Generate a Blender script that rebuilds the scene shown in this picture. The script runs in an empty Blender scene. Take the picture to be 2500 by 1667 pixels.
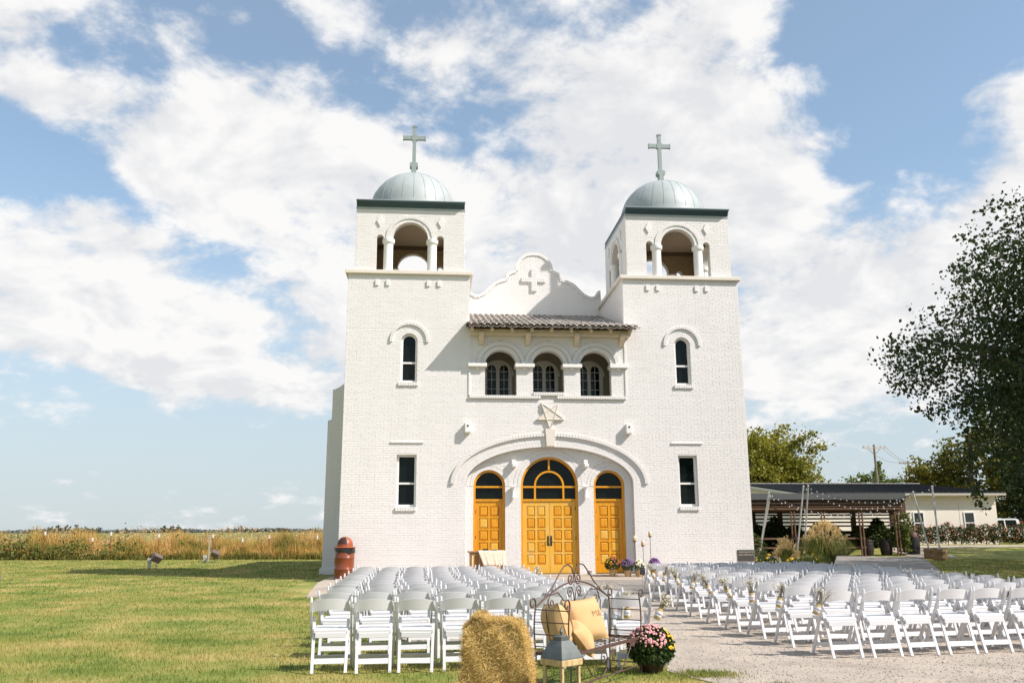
import bpy, bmesh, math, random
import numpy as np
from mathutils import Vector, Matrix
from mathutils.geometry import tessellate_polygon
random.seed(7); rng = np.random.default_rng(7)
R = math.radians; PI = math.pi
S = bpy.context.scene
COL = S.collection
# ------------------------------------------------------------------ camera
CAM = np.array([-3.6057, -28.0, 1.51]); yaw, pitch, roll, fpx = .0857, .2171, .0045, 2088.68
cy_, sy_, cp_, sp_, cr_, sr_ = math.cos(yaw), math.sin(yaw), math.cos(pitch), math.sin(pitch), math.cos(roll), math.sin(roll)
_R = np.array([cy_, -sy_, 0.]); _F = np.array([sy_*cp_, cy_*cp_, sp_]); _U = np.array([-sy_*sp_, -cy_*sp_, cp_])
RR, UU = _R*cr_-_U*sr_, _R*sr_+_U*cr_
cd = bpy.data.cameras.new('camera'); cam = bpy.data.objects.new('camera', cd); COL.objects.link(cam)
cd.sensor_width = 36; cd.lens = fpx/2500*36; cd.clip_end = 6000; cd.clip_start = .1
cam.matrix_world = Matrix(((RR[0], UU[0], -_F[0], CAM[0]), (RR[1], UU[1], -_F[1], CAM[1]), (RR[2], UU[2], -_F[2], CAM[2]), (0, 0, 0, 1)))
S.camera = cam
# ------------------------------------------------------------------ exposure, sun, sky
S.view_settings.view_transform = 'Standard'; S.view_settings.look = 'None'
S.view_settings.exposure = 0.53; S.view_settings.gamma = 1.0; S.view_settings.use_curve_mapping = False
SUN = Vector((1.17, -.70, 1.28)).normalized()
sd = bpy.data.lights.new('sun', 'SUN'); sd.energy = 4.6; sd.angle = R(.53); sd.color = (1, .935, .875)
so = bpy.data.objects.new('sun', sd); COL.objects.link(so); so.rotation_euler = SUN.to_track_quat('Z', 'Y').to_euler()
W = bpy.data.worlds.new('World'); S.world = W; W.use_nodes = True
def build_world():
    nt = W.node_tree; N = nt.nodes; L = nt.links; N.clear()
    def nd(t, **k):
        n = N.new(t)
        for a, v in k.items(): setattr(n, a, v)
        return n
    def M(op, a, b=None, c=None, clamp=False):
        n = nd('ShaderNodeMath', operation=op, use_clamp=clamp)
        for i, v in enumerate((a, b, c)):
            if v is None: continue
            if isinstance(v, (int, float)): n.inputs[i].default_value = v
            else: L.new(v, n.inputs[i])
        return n.outputs[0]
    sky = nd('ShaderNodeTexSky'); sky.sky_type = 'NISHITA'; sky.sun_disc = False
    sky.sun_elevation = math.asin(SUN.z); sky.sun_rotation = math.atan2(SUN.x, SUN.y)
    sky.altitude = 200; sky.air_density = 1.0; sky.dust_density = .6; sky.ozone_density = .6
    tc = nd('ShaderNodeTexCoord'); sx = nd('ShaderNodeSeparateXYZ'); L.new(tc.outputs['Generated'], sx.inputs[0])
    X, Y, Z = sx.outputs
    az = M('MULTIPLY', M('ARCTAN2', X, Y), 180/PI); el = M('MULTIPLY', M('ARCSINE', Z), 180/PI)
    zz = M('ADD', M('MAXIMUM', Z, 0.0), .42)
    cb = nd('ShaderNodeCombineXYZ'); L.new(M('DIVIDE', X, zz), cb.inputs[0]); L.new(M('DIVIDE', Y, zz), cb.inputs[1]); L.new(M('MULTIPLY', Z, .6), cb.inputs[2])
    def noise(sc, det, ro, dis, off):
        mp = nd('ShaderNodeMapping'); L.new(cb.outputs[0], mp.inputs[0]); mp.inputs['Location'].default_value = off
        n = nd('ShaderNodeTexNoise'); L.new(mp.outputs[0], n.inputs['Vector'])
        n.inputs['Scale'].default_value = sc; n.inputs['Detail'].default_value = det; n.inputs['Roughness'].default_value = ro; n.inputs['Distortion'].default_value = dis
        return n.outputs['Fac']
    n1 = noise(4.2, 8, .6, .3, (3.1, 1.7, 0)); n2 = noise(11, 5, .6, .2, (7.3, .4, 2)); n3 = noise(3.2, 3, .5, 0, (1.3, 9.1, 4))
    n1b = noise(4.2, 4, .6, .3, (3.1+.045, 1.7-.03, 0))
    base = M('ADD', M('MULTIPLY', n1, .95), M('ADD', M('MULTIPLY', n2, .55), -.25))
    # where the larger cloud banks and the openings between them stand in the sky: azimuth, elevation, half-sizes, tilt, weight
    blobs = [(-19,18.0,6,1.0,-20,.5),(-6,22,4,3,0,.6),(-25,13,4,2.5,0,.5),(-26,25.5,2.5,1.6,0,.6),(-17,31,3,1.5,0,.5),(-20,10.6,10,1.5,-8,.8),(-11,9.0,8,1.0,-8,.6),(-4,13.5,6,3,-10,.7),(-27,18.5,3,1.2,0,.4),(-25,29,2.6,2.2,0,.7),(-15.5,27.6,4,1.2,-20,.6),(-22.1,24.1,8.4,2.4,-22,1.2),(-12.0,24.5,7.5,3.0,-20,1.2),(-2.9,31.2,7.3,3.1,0,1.0),(7.2,20.1,12.9,8.6,0,1.6),(18.6,23.4,6.7,9.0,25,1.5),
        (35.8,17.3,3.8,8.2,-25,1.1),(24.4,13.4,8.7,6.3,0,1.3),(-21.7,15.1,8.1,3.4,-12,1.2),(-14.0,11.7,8.9,2.2,-18,.8),(-9.3,18.5,6.4,3.6,-20,1.1),
        (-19.3,30.4,2.5,1.7,0,.6),(-14.9,31.8,2.0,.6,0,.8),(-22.5,20.6,8.2,1.1,-24,-1.2),(-10.0,30.8,7.0,1.2,-10,-1.0),(-25.0,27.5,1.5,1.4,0,-.7),
        (29.3,26.2,6.3,6.6,-20,-1.5),(2.1,26.0,1.7,1.4,0,-.8),(5.4,24.5,1.3,.7,0,-.7),(-5.3,28.6,2.8,1.5,-15,-.8),(-18.0,4.6,22,2.0,0,-.9),(10.0,32.5,4.8,1.2,0,-.9)]
    tot = None
    for a0, e0, ra, re, ti, w in blobs:
        da = M('SUBTRACT', az, a0); de = M('SUBTRACT', el, e0); c, s = math.cos(R(ti)), math.sin(R(ti))
        u = M('ADD', M('MULTIPLY', da, c/ra), M('MULTIPLY', de, s/ra)); v = M('SUBTRACT', M('MULTIPLY', de, c/re), M('MULTIPLY', da, s/re))
        d2 = M('ADD', M('MULTIPLY', u, u), M('MULTIPLY', v, v))
        g = M('MULTIPLY', M('EXPONENT', M('MULTIPLY', d2, -.8)), w)
        tot = g if tot is None else M('ADD', tot, g)
    tot = M('MINIMUM', M('MAXIMUM', tot, -1.1), 1.4)
    low = nd('ShaderNodeMapRange', interpolation_type='SMOOTHSTEP'); L.new(el, low.inputs[0])
    for i, v in ((1, 1.0), (2, 13.0), (3, -.06), (4, 0.0)): low.inputs[i].default_value = v
    cov = M('ADD', M('ADD', base, M('MULTIPLY', tot, .16)), low.outputs[0])
    mr = nd('ShaderNodeMapRange', interpolation_type='SMOOTHSTEP'); L.new(cov, mr.inputs[0])
    mr.inputs[1].default_value = .455; mr.inputs[2].default_value = .66
    cr = nd('ShaderNodeMapRange'); L.new(M('ADD', M('MULTIPLY', M('SUBTRACT', n1, n1b), 1.6), M('ADD', M('MULTIPLY', n3, .5), M('MULTIPLY', n2, .5))), cr.inputs[0])
    for i, v in ((1, .35), (2, .62), (3, .0), (4, 1.0)): cr.inputs[i].default_value = v
    mx = nd('ShaderNodeMix', data_type='RGBA'); L.new(cr.outputs[0], mx.inputs[0]); mx.inputs[6].default_value = (.60, .605, .62, 1); mx.inputs[7].default_value = (.745, .735, .725, 1)
    tn = nd('ShaderNodeMix', data_type='RGBA', blend_type='MULTIPLY'); tn.inputs[0].default_value = 1; L.new(sky.outputs[0], tn.inputs[6]); tn.inputs[7].default_value = (.85, 1.03, 1.06, 1)
    b1 = nd('ShaderNodeBackground'); L.new(tn.outputs[2], b1.inputs[0]); b1.inputs[1].default_value = .125
    b2 = nd('ShaderNodeBackground'); L.new(mx.outputs[2], b2.inputs[0]); b2.inputs[1].default_value = .92
    vl = nd('ShaderNodeMapRange', interpolation_type='SMOOTHSTEP'); L.new(el, vl.inputs[0])      # thin milky veil, denser towards the horizon
    for i, v in ((1, .0), (2, 24.0), (3, .92), (4, .27)): vl.inputs[i].default_value = v
    b3 = nd('ShaderNodeBackground'); b3.inputs[0].default_value = (.415, .46, .495, 1)
    m0 = nd('ShaderNodeMixShader'); L.new(vl.outputs[0], m0.inputs[0]); L.new(b1.outputs[0], m0.inputs[1]); L.new(b3.outputs[0], m0.inputs[2])
    ms = nd('ShaderNodeMixShader'); L.new(M('MULTIPLY', mr.outputs[0], .97), ms.inputs[0]); L.new(m0.outputs[0], ms.inputs[1]); L.new(b2.outputs[0], ms.inputs[2])
    o = nd('ShaderNodeOutputWorld'); L.new(ms.outputs[0], o.inputs[0])
build_world()
W.cycles.sampling_method = 'MANUAL'; W.cycles.sample_map_resolution = 256
S.cycles.max_bounces = 5; S.cycles.diffuse_bounces = 3; S.cycles.glossy_bounces = 2; S.cycles.transmission_bounces = 4; S.cycles.transparent_max_bounces = 6
# ------------------------------------------------------------------ materials
MATS = {}
def mat(name, col, rough=.7, col2=None, nscale=6., namt=.5, metal=0., bump=0., bscale=None, spec=.5, trans=0., detail=5., objcoord=True, stretch=None, thresh=None):
    if name in MATS: return MATS[name]
    m = bpy.data.materials.new(name); m.use_nodes = True; MATS[name] = m
    nt = m.node_tree; N = nt.nodes; L = nt.links; b = N['Principled BSDF']
    b.inputs['Base Color'].default_value = (*col, 1); b.inputs['Roughness'].default_value = rough; b.inputs['Metallic'].default_value = metal
    b.inputs['Specular IOR Level'].default_value = spec
    src = None
    if col2 is not None or bump:
        tc = N.new('ShaderNodeTexCoord'); src = tc.outputs['Object']
        if not objcoord:
            ge = N.new('ShaderNodeNewGeometry'); src = ge.outputs['Position']
        if stretch:
            mp = N.new('ShaderNodeMapping'); mp.inputs['Scale'].default_value = stretch; L.new(src, mp.inputs[0]); src = mp.outputs[0]
    if col2 is not None:
        n = N.new('ShaderNodeTexNoise'); n.inputs['Scale'].default_value = nscale; n.inputs['Detail'].default_value = detail; n.inputs['Roughness'].default_value = .6; L.new(src, n.inputs['Vector'])
        r = N.new('ShaderNodeMapRange'); L.new(n.outputs['Fac'], r.inputs[0]); lo, hi = thresh or (.5-namt*.5, .5+namt*.5); r.inputs[1].default_value = lo; r.inputs[2].default_value = hi
        x = N.new('ShaderNodeMix'); x.data_type = 'RGBA'; L.new(r.outputs[0], x.inputs[0]); x.inputs[6].default_value = (*col, 1); x.inputs[7].default_value = (*col2, 1)
        L.new(x.outputs[2], b.inputs['Base Color'])
    if bump:
        n2 = N.new('ShaderNodeTexNoise'); n2.inputs['Scale'].default_value = bscale or nscale*4; n2.inputs['Detail'].default_value = 4; L.new(src, n2.inputs['Vector'])
        bp = N.new('ShaderNodeBump'); bp.inputs['Strength'].default_value = min(bump, 1); bp.inputs['Distance'].default_value = .02; L.new(n2.outputs['Fac'], bp.inputs['Height']); L.new(bp.outputs[0], b.inputs['Normal'])
    if trans:
        out = N['Material Output']; t = N.new('ShaderNodeBsdfTranslucent'); ms = N.new('ShaderNodeMixShader'); ms.inputs[0].default_value = trans
        if col2 is not None: L.new(x.outputs[2], t.inputs[0])
        else: t.inputs[0].default_value = (*col, 1)
        L.new(b.outputs[0], ms.inputs[1]); L.new(t.outputs[0], ms.inputs[2]); L.new(ms.outputs[0], out.inputs[0])
    return m
def ramp_mat(name, stops, nscale, rough=.9, objcoord=False, detail=8., bump=0., bscale=40., stretch=None, trans=0.):
    m = mat(name, stops[0][1], rough, col2=stops[-1][1], nscale=nscale, bump=bump, bscale=bscale, objcoord=objcoord, detail=detail, stretch=stretch, trans=trans, spec=.2)
    nt = m.node_tree; b = nt.nodes['Principled BSDF']
    mr = [n for n in nt.nodes if n.bl_idname == 'ShaderNodeMapRange'][0]; fac = mr.inputs[0].links[0].from_socket
    cr = nt.nodes.new('ShaderNodeValToRGB'); nt.links.new(fac, cr.inputs[0]); e = cr.color_ramp.elements
    while len(e) < len(stops): e.new(.5)
    for i, (p, c) in enumerate(stops): e[i].position = p; e[i].color = (*c, 1)
    nt.links.new(cr.outputs[0], b.inputs['Base Color'])
    for n in nt.nodes:
        if n.bl_idname == 'ShaderNodeBsdfTranslucent': nt.links.new(cr.outputs[0], n.inputs[0])
    return m
PAINT = mat('white_painted_brick', (.76, .73, .708), .5, col2=(.70, .668, .642), nscale=1.1, namt=.55, objcoord=False, stretch=(1.6, 1.6, .45), detail=8.)
MORT = mat('painted_mortar', (.69, .655, .62), .7, col2=(.61, .575, .54), nscale=2., objcoord=False)
TRIM = mat('white_trim_paint', (.78, .76, .73), .45)
STONE = mat('cream_cast_stone', (.70, .64, .56), .75, col2=(.65, .585, .50), nscale=5, bump=.15, bscale=50)
TANB = mat('tan_inner_brick', (.36, .27, .17), .85, col2=(.28, .2, .12), nscale=9, bump=.3, bscale=30)
BEAD = mat('tan_beadboard', (.46, .36, .26), .7)
COPPER = mat('verdigris_metal', (.32, .355, .355), .5, col2=(.40, .425, .42), nscale=2.5, metal=.0, bump=.05, bscale=4)
COPX = mat('grey_green_cross_metal', (.24, .29, .285), .5, col2=(.30, .34, .33), nscale=5)
COPD = mat('dark_green_gutter_metal', (.032, .066, .08), .5, col2=(.045, .085, .10), nscale=3, metal=.3)
GOLD = mat('golden_varnished_wood', (.74, .35, .010), .38, col2=(.54, .20, .008), nscale=3.5, namt=.4, bump=.12, bscale=12, stretch=(9, 9, .6))
GOLDW = mat('weathered_golden_wood', (.70, .37, .03), .5, col2=(.62, .44, .2), nscale=2.4, namt=.5, thresh=(.5, .72), stretch=(5, 5, .8))
GLASS = mat('dark_window_glass', (.004, .008, .007), .03, spec=.2, bump=.06, bscale=3.)
PALEP = mat('grey_white_door_paint', (.50, .48, .43), .5)
TILE = mat('weathered_clay_tile', (.60, .52, .46), .85, col2=(.78, .75, .71), nscale=7, namt=.3, bump=.3, bscale=30, objcoord=False)
TILED = mat('dark_clay_underlay', (.12, .08, .06), .9)
CREAMW = mat('cream_painted_wood', (.62, .53, .39), .6)
RESIN = mat('white_resin', (.635, .625, .63), .35)
BLACK = mat('black_metal', (.012, .012, .012), .4)
IRON = mat('brown_wrought_iron', (.05, .028, .022), .5, col2=(.11, .06, .045), nscale=30)
LEAF = lambda n, a, b, t=.25: mat(n, a, .6, col2=b, nscale=1.4, namt=.5, trans=t, objcoord=False, spec=.3)
# ------------------------------------------------------------------ mesh helpers
def obj(name, me, parent=None, loc=None, kind=None):
    o = bpy.data.objects.new(name, me); COL.objects.link(o)
    if parent is not None: o.parent = parent
    if loc is not None: o.location = loc
    if kind: o['kind'] = kind
    return o
def thing(name, label, cat, loc=(0, 0, 0), rz=0., group=None, tilt=None):
    o = bpy.data.objects.new(name, None); COL.objects.link(o); o.location = loc; o.rotation_euler = tilt or (0, 0, rz); o.empty_display_size = .1
    return tag(o, label, cat, group)
def tag(o, label, cat, group=None):
    o['label'] = label; o['category'] = cat
    if group: o['group'] = group
    return o
def copy_tree(o, parent=None):
    c = o.copy(); COL.objects.link(c); c.parent = parent
    for ch in o.children: copy_tree(ch, c)
    return c
def npmesh(name, V, F, m=None, smooth=False):
    V = np.asarray(V, np.float32); F = np.asarray(F, np.int32); k = F.shape[1]
    me = bpy.data.meshes.new(name); me.vertices.add(len(V)); me.vertices.foreach_set('co', V.ravel())
    me.loops.add(F.size); me.loops.foreach_set('vertex_index', F.ravel())
    me.polygons.add(len(F)); me.polygons.foreach_set('loop_start', np.arange(0, F.size, k, dtype=np.int32)); me.polygons.foreach_set('loop_total', np.full(len(F), k, np.int32))
    me.polygons.foreach_set('use_smooth', np.full(len(F), bool(smooth)))
    me.update(calc_edges=True)
    if m: me.materials.append(m)
    return me
class MB:
    def __init__(s): s.v = []; s.f = []; s.mi = []; s.cur = 0
    def add(s, vs, fs):
        o = len(s.v); s.v += [tuple(p) for p in vs]
        for f in fs: s.f.append([i+o for i in f]); s.mi.append(s.cur)
        return s
    def box(s, x0, x1, y0, y1, z0, z1, M=None):
        p = [(x, y, z) for z in (z0, z1) for y in (y0, y1) for x in (x0, x1)]
        if M is not None: p = [M @ Vector(q) for q in p]
        return s.add(p, [(0, 2, 3, 1), (4, 5, 7, 6), (0, 1, 5, 4), (2, 6, 7, 3), (0, 4, 6, 2), (1, 3, 7, 5)])
    def bar(s, a, b, w, d, up=(0, 0, 1)):     # rectangular bar from a to b, w across, d along `up`-ish
        a, b = Vector(a), Vector(b); t = (b-a).normalized(); u = Vector(up); x = t.cross(u)
        if x.length < 1e-4: x = t.cross(Vector((1, 0, 0)))
        x.normalize(); y = x.cross(t).normalized(); p = []
        for q in (a, b):
            for i, j in ((-1, -1), (1, -1), (1, 1), (-1, 1)): p.append(q+x*(w/2*i)+y*(d/2*j))
        return s.add(p, [(3, 2, 1, 0), (4, 5, 6, 7), (0, 1, 5, 4), (1, 2, 6, 5), (2, 3, 7, 6), (3, 0, 4, 7)])
    def tube(s, pts, r, n=6, cap=True):
        pts = [Vector(p) for p in pts]; rs = r if hasattr(r, '__len__') else [r]*len(pts); rings = []
        pv = None
        for i, p in enumerate(pts):
            t = (pts[min(i+1, len(pts)-1)]-pts[max(i-1, 0)]).normalized()
            if pv is None:
                x = t.cross(Vector((0, 0, 1)));  x = t.cross(Vector((1, 0, 0))) if x.length < .1 else x
            else: x = pv-t*pv.dot(t)
            x.normalize(); pv = x; y = t.cross(x)
            rings.append([p+(x*math.cos(2*PI*k/n)+y*math.sin(2*PI*k/n))*rs[i] for k in range(n)])
        vs = [q for g in rings for q in g]; fs = []
        for i in range(len(pts)-1):
            for k in range(n): fs.append((i*n+k, i*n+(k+1) % n, (i+1)*n+(k+1) % n, (i+1)*n+k))
        if cap: fs += [tuple(range(n-1, -1, -1)), tuple(range((len(pts)-1)*n, len(pts)*n))]
        return s.add(vs, fs)
    def lathe(s, prof, n=20, c=(0, 0, 0), M=None, a0=0., a1=2*PI):
        full = abs(a1-a0-2*PI) < 1e-6; m = n if full else n+1; vs = []
        for r, z in prof:
            for k in range(m):
                a = a0+(a1-a0)*k/n; p = Vector((c[0]+r*math.cos(a), c[1]+r*math.sin(a), c[2]+z)); vs.append(M @ p if M is not None else p)
        fs = []
        for i in range(len(prof)-1):
            for k in range(n):
                k2 = (k+1) % m; fs.append((i*m+k, i*m+k2, (i+1)*m+k2, (i+1)*m+k))
        return s.add(vs, fs)
    def prism(s, poly, y0, y1, holes=(), fr=None, back=True):   # polygon(s) in x,z extruded along y; fr maps (x,y,z)
        fr = fr or (lambda x, y, z: (x, y, z)); loops = [list(poly)]+[list(h) for h in holes]
        tri = tessellate_polygon([[Vector((x, z, 0)) for x, z in l] for l in loops]); flat = [p for l in loops for p in l]; n = len(flat)
        vs = [fr(x, y0, z) for x, z in flat]+[fr(x, y1, z) for x, z in flat]; fs = []
        for t in tri:
            (ax, az), (bx, bz), (cx, cz) = (flat[i] for i in t)
            if (bx-ax)*(cz-az)-(bz-az)*(cx-ax) < 0: t = t[::-1]
            fs.append(tuple(t))
            if back: fs.append(tuple(i+n for i in t[::-1]))
        o = 0
        for l in loops:
            k = len(l)
            for i in range(k):
                a, b = o+i, o+(i+1) % k; fs.append((a, a+n, b+n, b))
            o += k
        return s.add(vs, fs)
    def mesh(s, name, mats, smooth=False):
        me = bpy.data.meshes.new(name); me.from_pydata(s.v, [], s.f)
        for m in (mats if isinstance(mats, (list, tuple)) else [mats]): me.materials.append(m)
        if any(s.mi): me.polygons.foreach_set('material_index', s.mi)
        bm = bmesh.new(); bm.from_mesh(me); bmesh.ops.recalc_face_normals(bm, faces=bm.faces); bm.to_mesh(me); bm.free()
        if smooth:
            me.polygons.foreach_set('use_smooth', [True]*len(me.polygons))
            try: me.set_sharp_from_angle(angle=R(40))
            except Exception: pass
        me.update(); return me
    def build(s, name, mats, parent=None, loc=None, smooth=False, kind=None, bevel=0.):
        me = s.mesh(name, mats, smooth)
        if bevel:
            bm = bmesh.new(); bm.from_mesh(me); bmesh.ops.bevel(bm, geom=list(bm.edges), offset=bevel, segments=1, affect='EDGES', clamp_overlap=True); bm.to_mesh(me); bm.free()
        return obj(name, me, parent, loc, kind)
def arc(cx, cz, a, b, t0, t1, n): return [(cx+a*math.cos(t0+(t1-t0)*i/n), cz+b*math.sin(t0+(t1-t0)*i/n)) for i in range(n+1)]
def archpoly(cx, hw, z0, zs, b=None, n=16): return [(cx-hw, z0)]+[(cx+hw, z0)]+arc(cx, zs, hw, b or hw, 0, PI, n)
def ringbricks(mb, cx, cz, a, b, th, y0, y1, w, t0=0., t1=PI, gap=.0045, fr=None):   # ring of wedge bricks round an arch
    fr = fr or (lambda x, y, z: (x, y, z)); L_ = 0; pts = arc(cx, cz, a+th/2, b+th/2, t0, t1, 200)
    n = max(3, round(sum(math.dist(pts[i], pts[i+1]) for i in range(200))/w)); da = (t1-t0)/n
    g = gap/(2*max(a, b))
    for i in range(n):
        p0, p1 = t0+da*i+g, t0+da*(i+1)-g; j = random.uniform(-.003, .003)
        q = [(cx+(a+e)*math.cos(p), cz+(b+e)*math.sin(p)) for e, p in ((0, p0), (th, p0), (th, p1), (0, p1))]
        mx, mz = sum(x for x, _ in q)/4, sum(z for _, z in q)/4
        vs = [fr(x, y1, z) for x, z in q]+[fr(mx+(x-mx)*.95, y0+j, mz+(z-mz)*.95) for x, z in q]
        mb.add(vs, [(4, 5, 6, 7), (0, 1, 5, 4), (1, 2, 6, 5), (2, 3, 7, 6), (3, 0, 4, 7)])
BR_C, BR_L, BR_J = .0762, .232, .008
class Hole:
    def __init__(s, cx, hw, z0, zs, b=0., pad=0.): s.cx, s.hw, s.z0, s.zs, s.b, s.pad = cx, hw+pad, z0, zs, (b+pad if b else 0), pad
    def span(s, z0, z1):
        if z1 <= s.z0 or z0 >= s.zs+s.b: return None
        if z0 <= s.zs: w = s.hw-s.pad
        else: w = s.hw*math.sqrt(max(0, 1-((z0-s.zs)/s.b)**2)) if s.b else 0
        return (s.cx-w, s.cx+w) if w > 0 else None
def brick_rects(x0f, x1f, z0, z1, holes=()):
    out = []; n = int((z1-z0)/BR_C)
    for i in range(n+1):
        a, b = z0+i*BR_C, min(z0+(i+1)*BR_C, z1)-BR_J
        if b-a < .02: continue
        lo, hi = (x0f(a, b), x1f(a, b)) if callable(x0f) else (x0f, x1f)
        if hi-lo < .05: continue
        iv = [(lo, hi)]
        for h in holes:
            sp = h.span(a, b)
            if not sp: continue
            nv = []
            for p, q in iv:
                if sp[1] <= p or sp[0] >= q: nv.append((p, q)); continue
                if sp[0] > p: nv.append((p, sp[0]))
                if sp[1] < q: nv.append((sp[1], q))
            iv = nv
        head = i % 6 == 5; Lb = (BR_L+BR_J)/2 if head else BR_L+BR_J
        off = (0 if i % 2 else Lb/2)+random.uniform(-.02, .02)
        for p, q in iv:
            k = math.floor((p-off)/Lb); x = p
            while x < q-.01:
                e = min(off+(k+1)*Lb, q); k += 1
                if e-x > .045: out.append((x+BR_J/2 if x > p else x, e-BR_J/2 if e < q else e, a, b))
                x = e
    return out
def brick_mesh(name, rects, fr, proud=.004, m=None, jit=.0012):
    r = np.array(rects); n = len(r); j = rng.normal(0, jit*.6, n).clip(-jit, jit); ins = .002
    tl = rng.normal(0, .0006, (n, 4))
    x0, x1, z0, z1 = r.T; V = np.zeros((n, 8, 3))
    for k, (x, z) in enumerate(((x0, z0), (x1, z0), (x1, z1), (x0, z1))):
        V[:, k] = np.stack([x, np.full(n, .002), z], 1)
        sx = ins if k in (0, 3) else -ins; sz = ins if k in (0, 1) else -ins
        V[:, 4+k] = np.stack([x+sx, -(proud+j)+tl[:, k], z+sz], 1)
    F = np.array([(4, 5, 6, 7), (0, 1, 5, 4), (1, 2, 6, 5), (2, 3, 7, 6), (3, 0, 4, 7)])
    F = (F[None]+np.arange(n)[:, None, None]*8).reshape(-1, 4); V = V.reshape(-1, 3)
    V = np.stack(fr(V[:, 0], V[:, 1], V[:, 2]), 1)
    return npmesh(name, V, F, m or PAINT)
def leafmesh(name, P, size, m, flat=.0, aspect=.6, szvar=.35):
    n = len(P); a = rng.normal(size=(n, 3)); a /= np.linalg.norm(a, axis=1)[:, None]
    b = rng.normal(size=(n, 3)); b[:, 2] *= (1-flat); b -= a*(a*b).sum(1)[:, None]; b /= np.linalg.norm(b, axis=1)[:, None]
    s = (size*(1+rng.uniform(-szvar, szvar, n)))[:, None]
    V = np.stack([P-a*s*.5, P+b*s*.5*aspect, P+a*s*.5, P-b*s*.5*aspect], 1).reshape(-1, 3)
    return npmesh(name, V, np.arange(n*4).reshape(-1, 4), m)
def blademesh(name, P, H, Wd, m, lean=.35, curve=True, az=None):
    n = len(P); t = rng.uniform(0, 2*PI, n) if az is None else az; d = np.stack([np.cos(t), np.sin(t), 0*t], 1); w = np.stack([-np.sin(t), np.cos(t), 0*t], 1)
    l = (np.abs(rng.normal(0, lean, n))*H)[:, None]; h = np.asarray(H)[:, None]*np.array([[0, 0, 1.]]); wd = np.broadcast_to(np.asarray(Wd), (n,))[:, None]
    V = np.stack([P-w*wd/2, P+w*wd/2, P+h*.55+d*l*.35-w*wd*.35, P+h*.55+d*l*.35+w*wd*.35, P+h*.95+d*l], 1).reshape(-1, 3)
    F = np.array([(0, 1, 3), (0, 3, 2), (2, 3, 4)]); F = (F[None]+np.arange(n)[:, None, None]*5).reshape(-1, 3)
    return npmesh(name, V, F, m)
def ground_z(x, y):
    ss = lambda t: (lambda u: u*u*(3-2*u))(np.clip(t, 0, 1))
    return .42*ss((np.asarray(y, float)-17)/11.)*ss((np.asarray(x, float)-19)/6.)
ORD = ['first', 'second', 'third', 'fourth', 'fifth', 'sixth', 'seventh', 'eighth', 'ninth', 'tenth', 'eleventh', 'twelfth']
# ================================================================== SETTING
LAWN = ramp_mat('lawn_ground', [(.28, (.09, .13, .022)), (.43, (.18, .21, .045)), (.57, (.30, .265, .08)), (.72, (.42, .32, .13))], .75, bump=.6, bscale=30)
def build_ground():
    g = lambda a, b, st: list(np.arange(a, b+1e-6, st))
    xs = [-3500, -1500, -600, -250, -120]+g(-60, 60, 2)+[120, 250, 600, 1500, 3500]; ys = [-3500, -800, -200, -90]+g(-50, 60, 2)+[90, 160, 300, 600, 1200, 2400, 4500]
    X, Y = np.meshgrid(xs, ys); V = np.stack([X, Y, ground_z(X, Y)], -1).reshape(-1, 3); nx, ny = len(xs), len(ys)
    i = np.arange(nx-1)[None]+np.arange(ny-1)[:, None]*nx; F = np.stack([i, i+1, i+nx+1, i+nx], -1).reshape(-1, 4)
    o = obj('ground', npmesh('ground', V, F, LAWN, True), kind='structure')
build_ground()
FIELD = ramp_mat('crop_field', [(.3, (.10, .12, .03)), (.5, (.20, .19, .05)), (.7, (.30, .22, .07))], .02, stretch=(1, .25, 1), detail=6)
MB().add([(-3000, 27, .02), (-7.9, 27, .02), (300, 600, .02), (3000, 4300, .02), (-3000, 4300, .02)], [(0, 1, 2, 3, 4)]).build('field', FIELD, kind='structure')
GRAVEL = ramp_mat('pale_gravel', [(.2, (.28, .235, .19)), (.42, (.45, .385, .32)), (.58, (.53, .455, .38)), (.74, (.60, .45, .31))], 1.3, bump=1., bscale=90, detail=14.)
def ragged(pts, step=.35, amp=.12):
    out = []
    for i, p in enumerate(pts):
        q = pts[(i+1) % len(pts)]; d = math.dist(p, q); n = max(1, int(d/step))
        for k in range(n): out.append((p[0]+(q[0]-p[0])*k/n+random.uniform(-amp, amp), p[1]+(q[1]-p[1])*k/n+random.uniform(-amp, amp)))
    return out
GRAVPOLY = [(-1.05, -18.2), (-.95, -17), (-1.6, -15.9), (-4.4, -15.2), (-4.9, -14.2), (-6.4, -7.1), (9, -7.1), (9.5, -20), (8, -40), (2, -40), (-.5, -26), (-.9, -21.5), (-.8, -19.4)]
def sheet(name, poly, z, m, kind='structure', zf=None):
    tri = tessellate_polygon([[Vector((x, y, 0)) for x, y in poly]])
    fs = []
    for t in tri:
        (ax, ay), (bx, by), (cx, cy) = (poly[i] for i in t)
        fs.append(tuple(t) if (bx-ax)*(cy-ay)-(by-ay)*(cx-ax) > 0 else tuple(t[::-1]))
    return MB().add([(x, y, z+(float(ground_z(x, y)) if zf else 0)) for x, y in poly], fs).build(name, m, kind=kind)
sheet('gravel_yard', ragged(GRAVPOLY), .008, GRAVEL)
CONC = ramp_mat('pale_concrete', [(.25, (.30, .25, .205)), (.5, (.41, .345, .28)), (.75, (.46, .39, .32))], 1.1, bump=.15, bscale=70, detail=10.)
ASPH = ramp_mat('grey_concrete', [(.25, (.20, .18, .165)), (.5, (.27, .245, .22)), (.75, (.33, .30, .26))], 1.4, bump=.2, bscale=70, detail=10.)
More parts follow.
